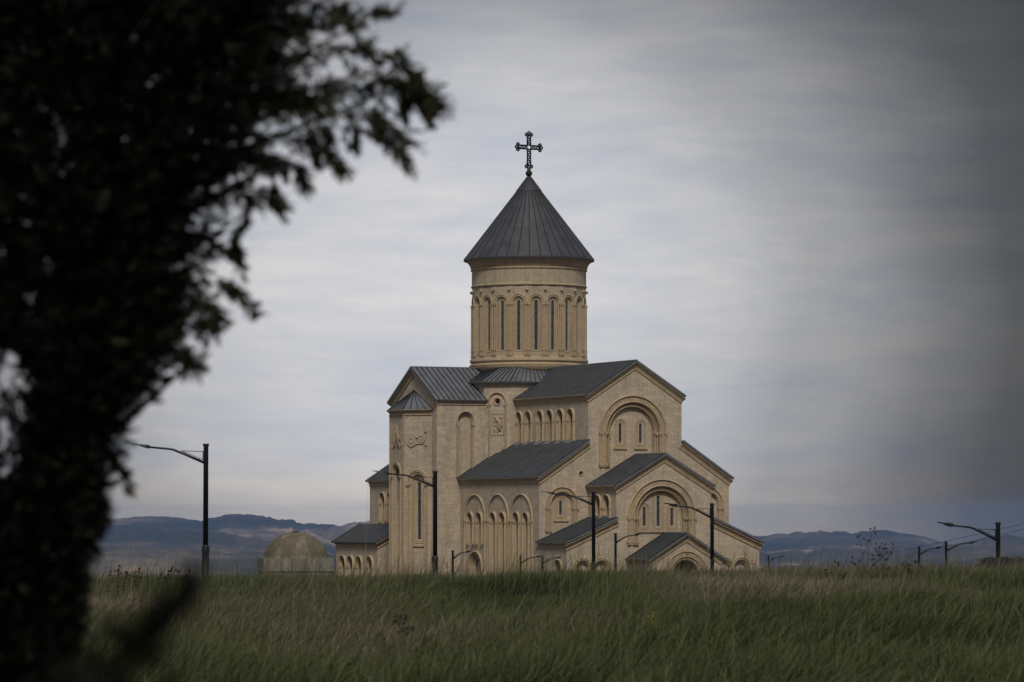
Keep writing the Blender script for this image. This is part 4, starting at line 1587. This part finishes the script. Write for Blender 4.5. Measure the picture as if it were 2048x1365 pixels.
    limb([(560, 210), (660, 220), (740, 225), (800, 270), (806, 325)], 200, 36, 0.6, dd=-0.08)
    limb([(600, 250), (680, 260), (740, 262), (770, 285), (795, 300)], 110, 26, 0.5, dd=0.12)
    limb([(500, 270), (600, 270), (650, 300), (680, 340)], 150, 30, 0.6)
    limb([(430, 330), (520, 320), (590, 335), (608, 372)], 130, 28, 0.6, dd=0.1)
    limb([(400, 380), (470, 380), (530, 395), (562, 418)], 130, 28, 0.4)
    limb([(430, 80), (560, 60), (640, 50), (705, 55)], 210, 40, 0.0)
    limb([(450, 20), (600, 0), (690, 35), (785, 25)], 190, 32, -0.1, dd=0.1)
    limb([(520, 120), (640, 100), (720, 95), (790, 120), (835, 160)], 220, 32, 0.2, dd=-0.1)
    limb([(740, 130), (770, 115), (790, 110), (800, 125)], 40, 16, 0.0)
    for x0_, y0_, x1_, y1_ in ((560, 300, 545, 410), (610, 260, 640, 330), (700, 240, 712, 300), (760, 210, 752, 270), (840, 190, 862, 250), (500, 380, 492, 450),
                               (660, 230, 655, 310), (470, 440, 470, 510), (800, 180, 812, 240)):
        limb([(x0_, y0_), (x1_, y1_)], 45, 14, 0.8, sz=(0.03, 0.06))
    limb([(360, 530), (430, 558), (472, 580), (508, 625)], 120, 20, 0.5)
    limb([(360, 500), (420, 500), (455, 495), (482, 540)], 90, 26, 0.2)
    limb([(330, 470), (400, 480), (450, 500)], 120, 34, 0.2)
    limb([(340, 580), (400, 600), (440, 640)], 120, 34, 0.3)
    limb([(330, 640), (390, 650), (430, 660)], 110, 30, 0.1)
    limb([(480, 200), (560, 190), (640, 200)], 260, 60, 0.2, dd=-0.05)
    limb([(420, 300), (480, 310), (540, 320)], 160, 45, 0.3)
    limb([(300, 700), (360, 715), (405, 735)], 110, 30, 0.1)
    limb([(200, 900), (235, 930), (262, 985)], 70, 20, 0.2)
    # low shoot nearer to the lens
    a_, b_ = np.array(px(80, 1500, 3.4)), np.array(px(372, 1175, 3.2))
    o0 = np.array([tx, d0, g])
    for _ in range(300):
        t = rng.uniform(0, 1)
        pos.append(a_ * (1 - t) + b_ * t - o0 + rng.normal(0, 1, 3) * 0.030 * (1.1 - t))
        dirs.append((b_ - a_) / np.linalg.norm(b_ - a_) + rng.normal(0, 0.35, 3))
        size.append(rng.uniform(0.018, 0.035))
        tone.append(np.clip(rng.normal(0.25, 0.15), 0, 1))
    wide = np.array(wide + [1.0] * (len(pos) - len(wide)))[:, None]
    pos, dirs, size, tone = map(np.array, (pos, dirs, size, tone))
    dirs = dirs / np.linalg.norm(dirs, axis=1, keepdims=True)
    N = len(pos)
    # a spray: an axis with scale-leafed twigs either side, each twig a thin kite
    L = 19
    V = np.zeros((N, L, 4, 3))
    ref = rng.normal(0, 1, (N, 3))
    s1 = np.cross(dirs, ref)
    s1 /= np.linalg.norm(s1, axis=1, keepdims=True)
    s2 = np.cross(dirs, s1)
    for j in range(L):
        t = j / (L - 1)
        side = (1 if j % 2 else -1) * (0 if j == L - 1 else 1)
        a = rng.uniform(0.3, 0.7, (N, 1))
        roll_ = rng.normal(0, 0.6, (N, 1))
        sv = s1 * np.cos(roll_) + s2 * np.sin(roll_)
        v = dirs * np.cos(a) + sv * np.sin(a) * side + np.array([0, 0, -0.12])
        ln = (size[:, None]) * (0.52 - 0.28 * t) * rng.uniform(0.7, 1.2, (N, 1))
        o_ = pos + dirs * (size[:, None] * t * 0.9)
        w = np.cross(v, s2 + 0.4 * s1)
        w /= np.linalg.norm(w, axis=1, keepdims=True) + 1e-9
        wd = 0.0016 * (0.8 + 5 * size[:, None]) * wide
        V[:, j, 0] = o_
        V[:, j, 1] = o_ + v * ln * 0.5 + w * wd
        V[:, j, 2] = o_ + v * ln
        V[:, j, 3] = o_ + v * ln * 0.5 - w * wd
    Fq = np.arange(N * L * 4).reshape(-1, 4)
    tn = np.repeat(np.clip(tone[:, None] + rng.normal(0, 0.08, (N, L)), 0, 1).ravel(), 4)
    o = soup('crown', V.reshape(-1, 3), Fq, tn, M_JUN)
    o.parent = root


juniper()

# ------------------------------------------------------------------ air
hm = bpy.data.materials.new('haze_air')
hm.use_nodes = True
t = hm.node_tree
for n in list(t.nodes):
    t.nodes.remove(n)
vol = nd(t, 'ShaderNodeVolumePrincipled')
vol.inputs['Color'].default_value = (0.25, 0.48, 1.0, 1)
vol.inputs['Density'].default_value = 0.000028
vol.inputs['Anisotropy'].default_value = 0.0
t.links.new(vol.outputs[0], nd(t, 'ShaderNodeOutputMaterial').inputs['Volume'])
mb = MB()
mb.box((-9500, -300, -300), (9500, 17500, 40))
hz = mb.build('haze', hm)
tag(hz, 'thin bluish air over the whole valley', 'haze', kind='stuff')
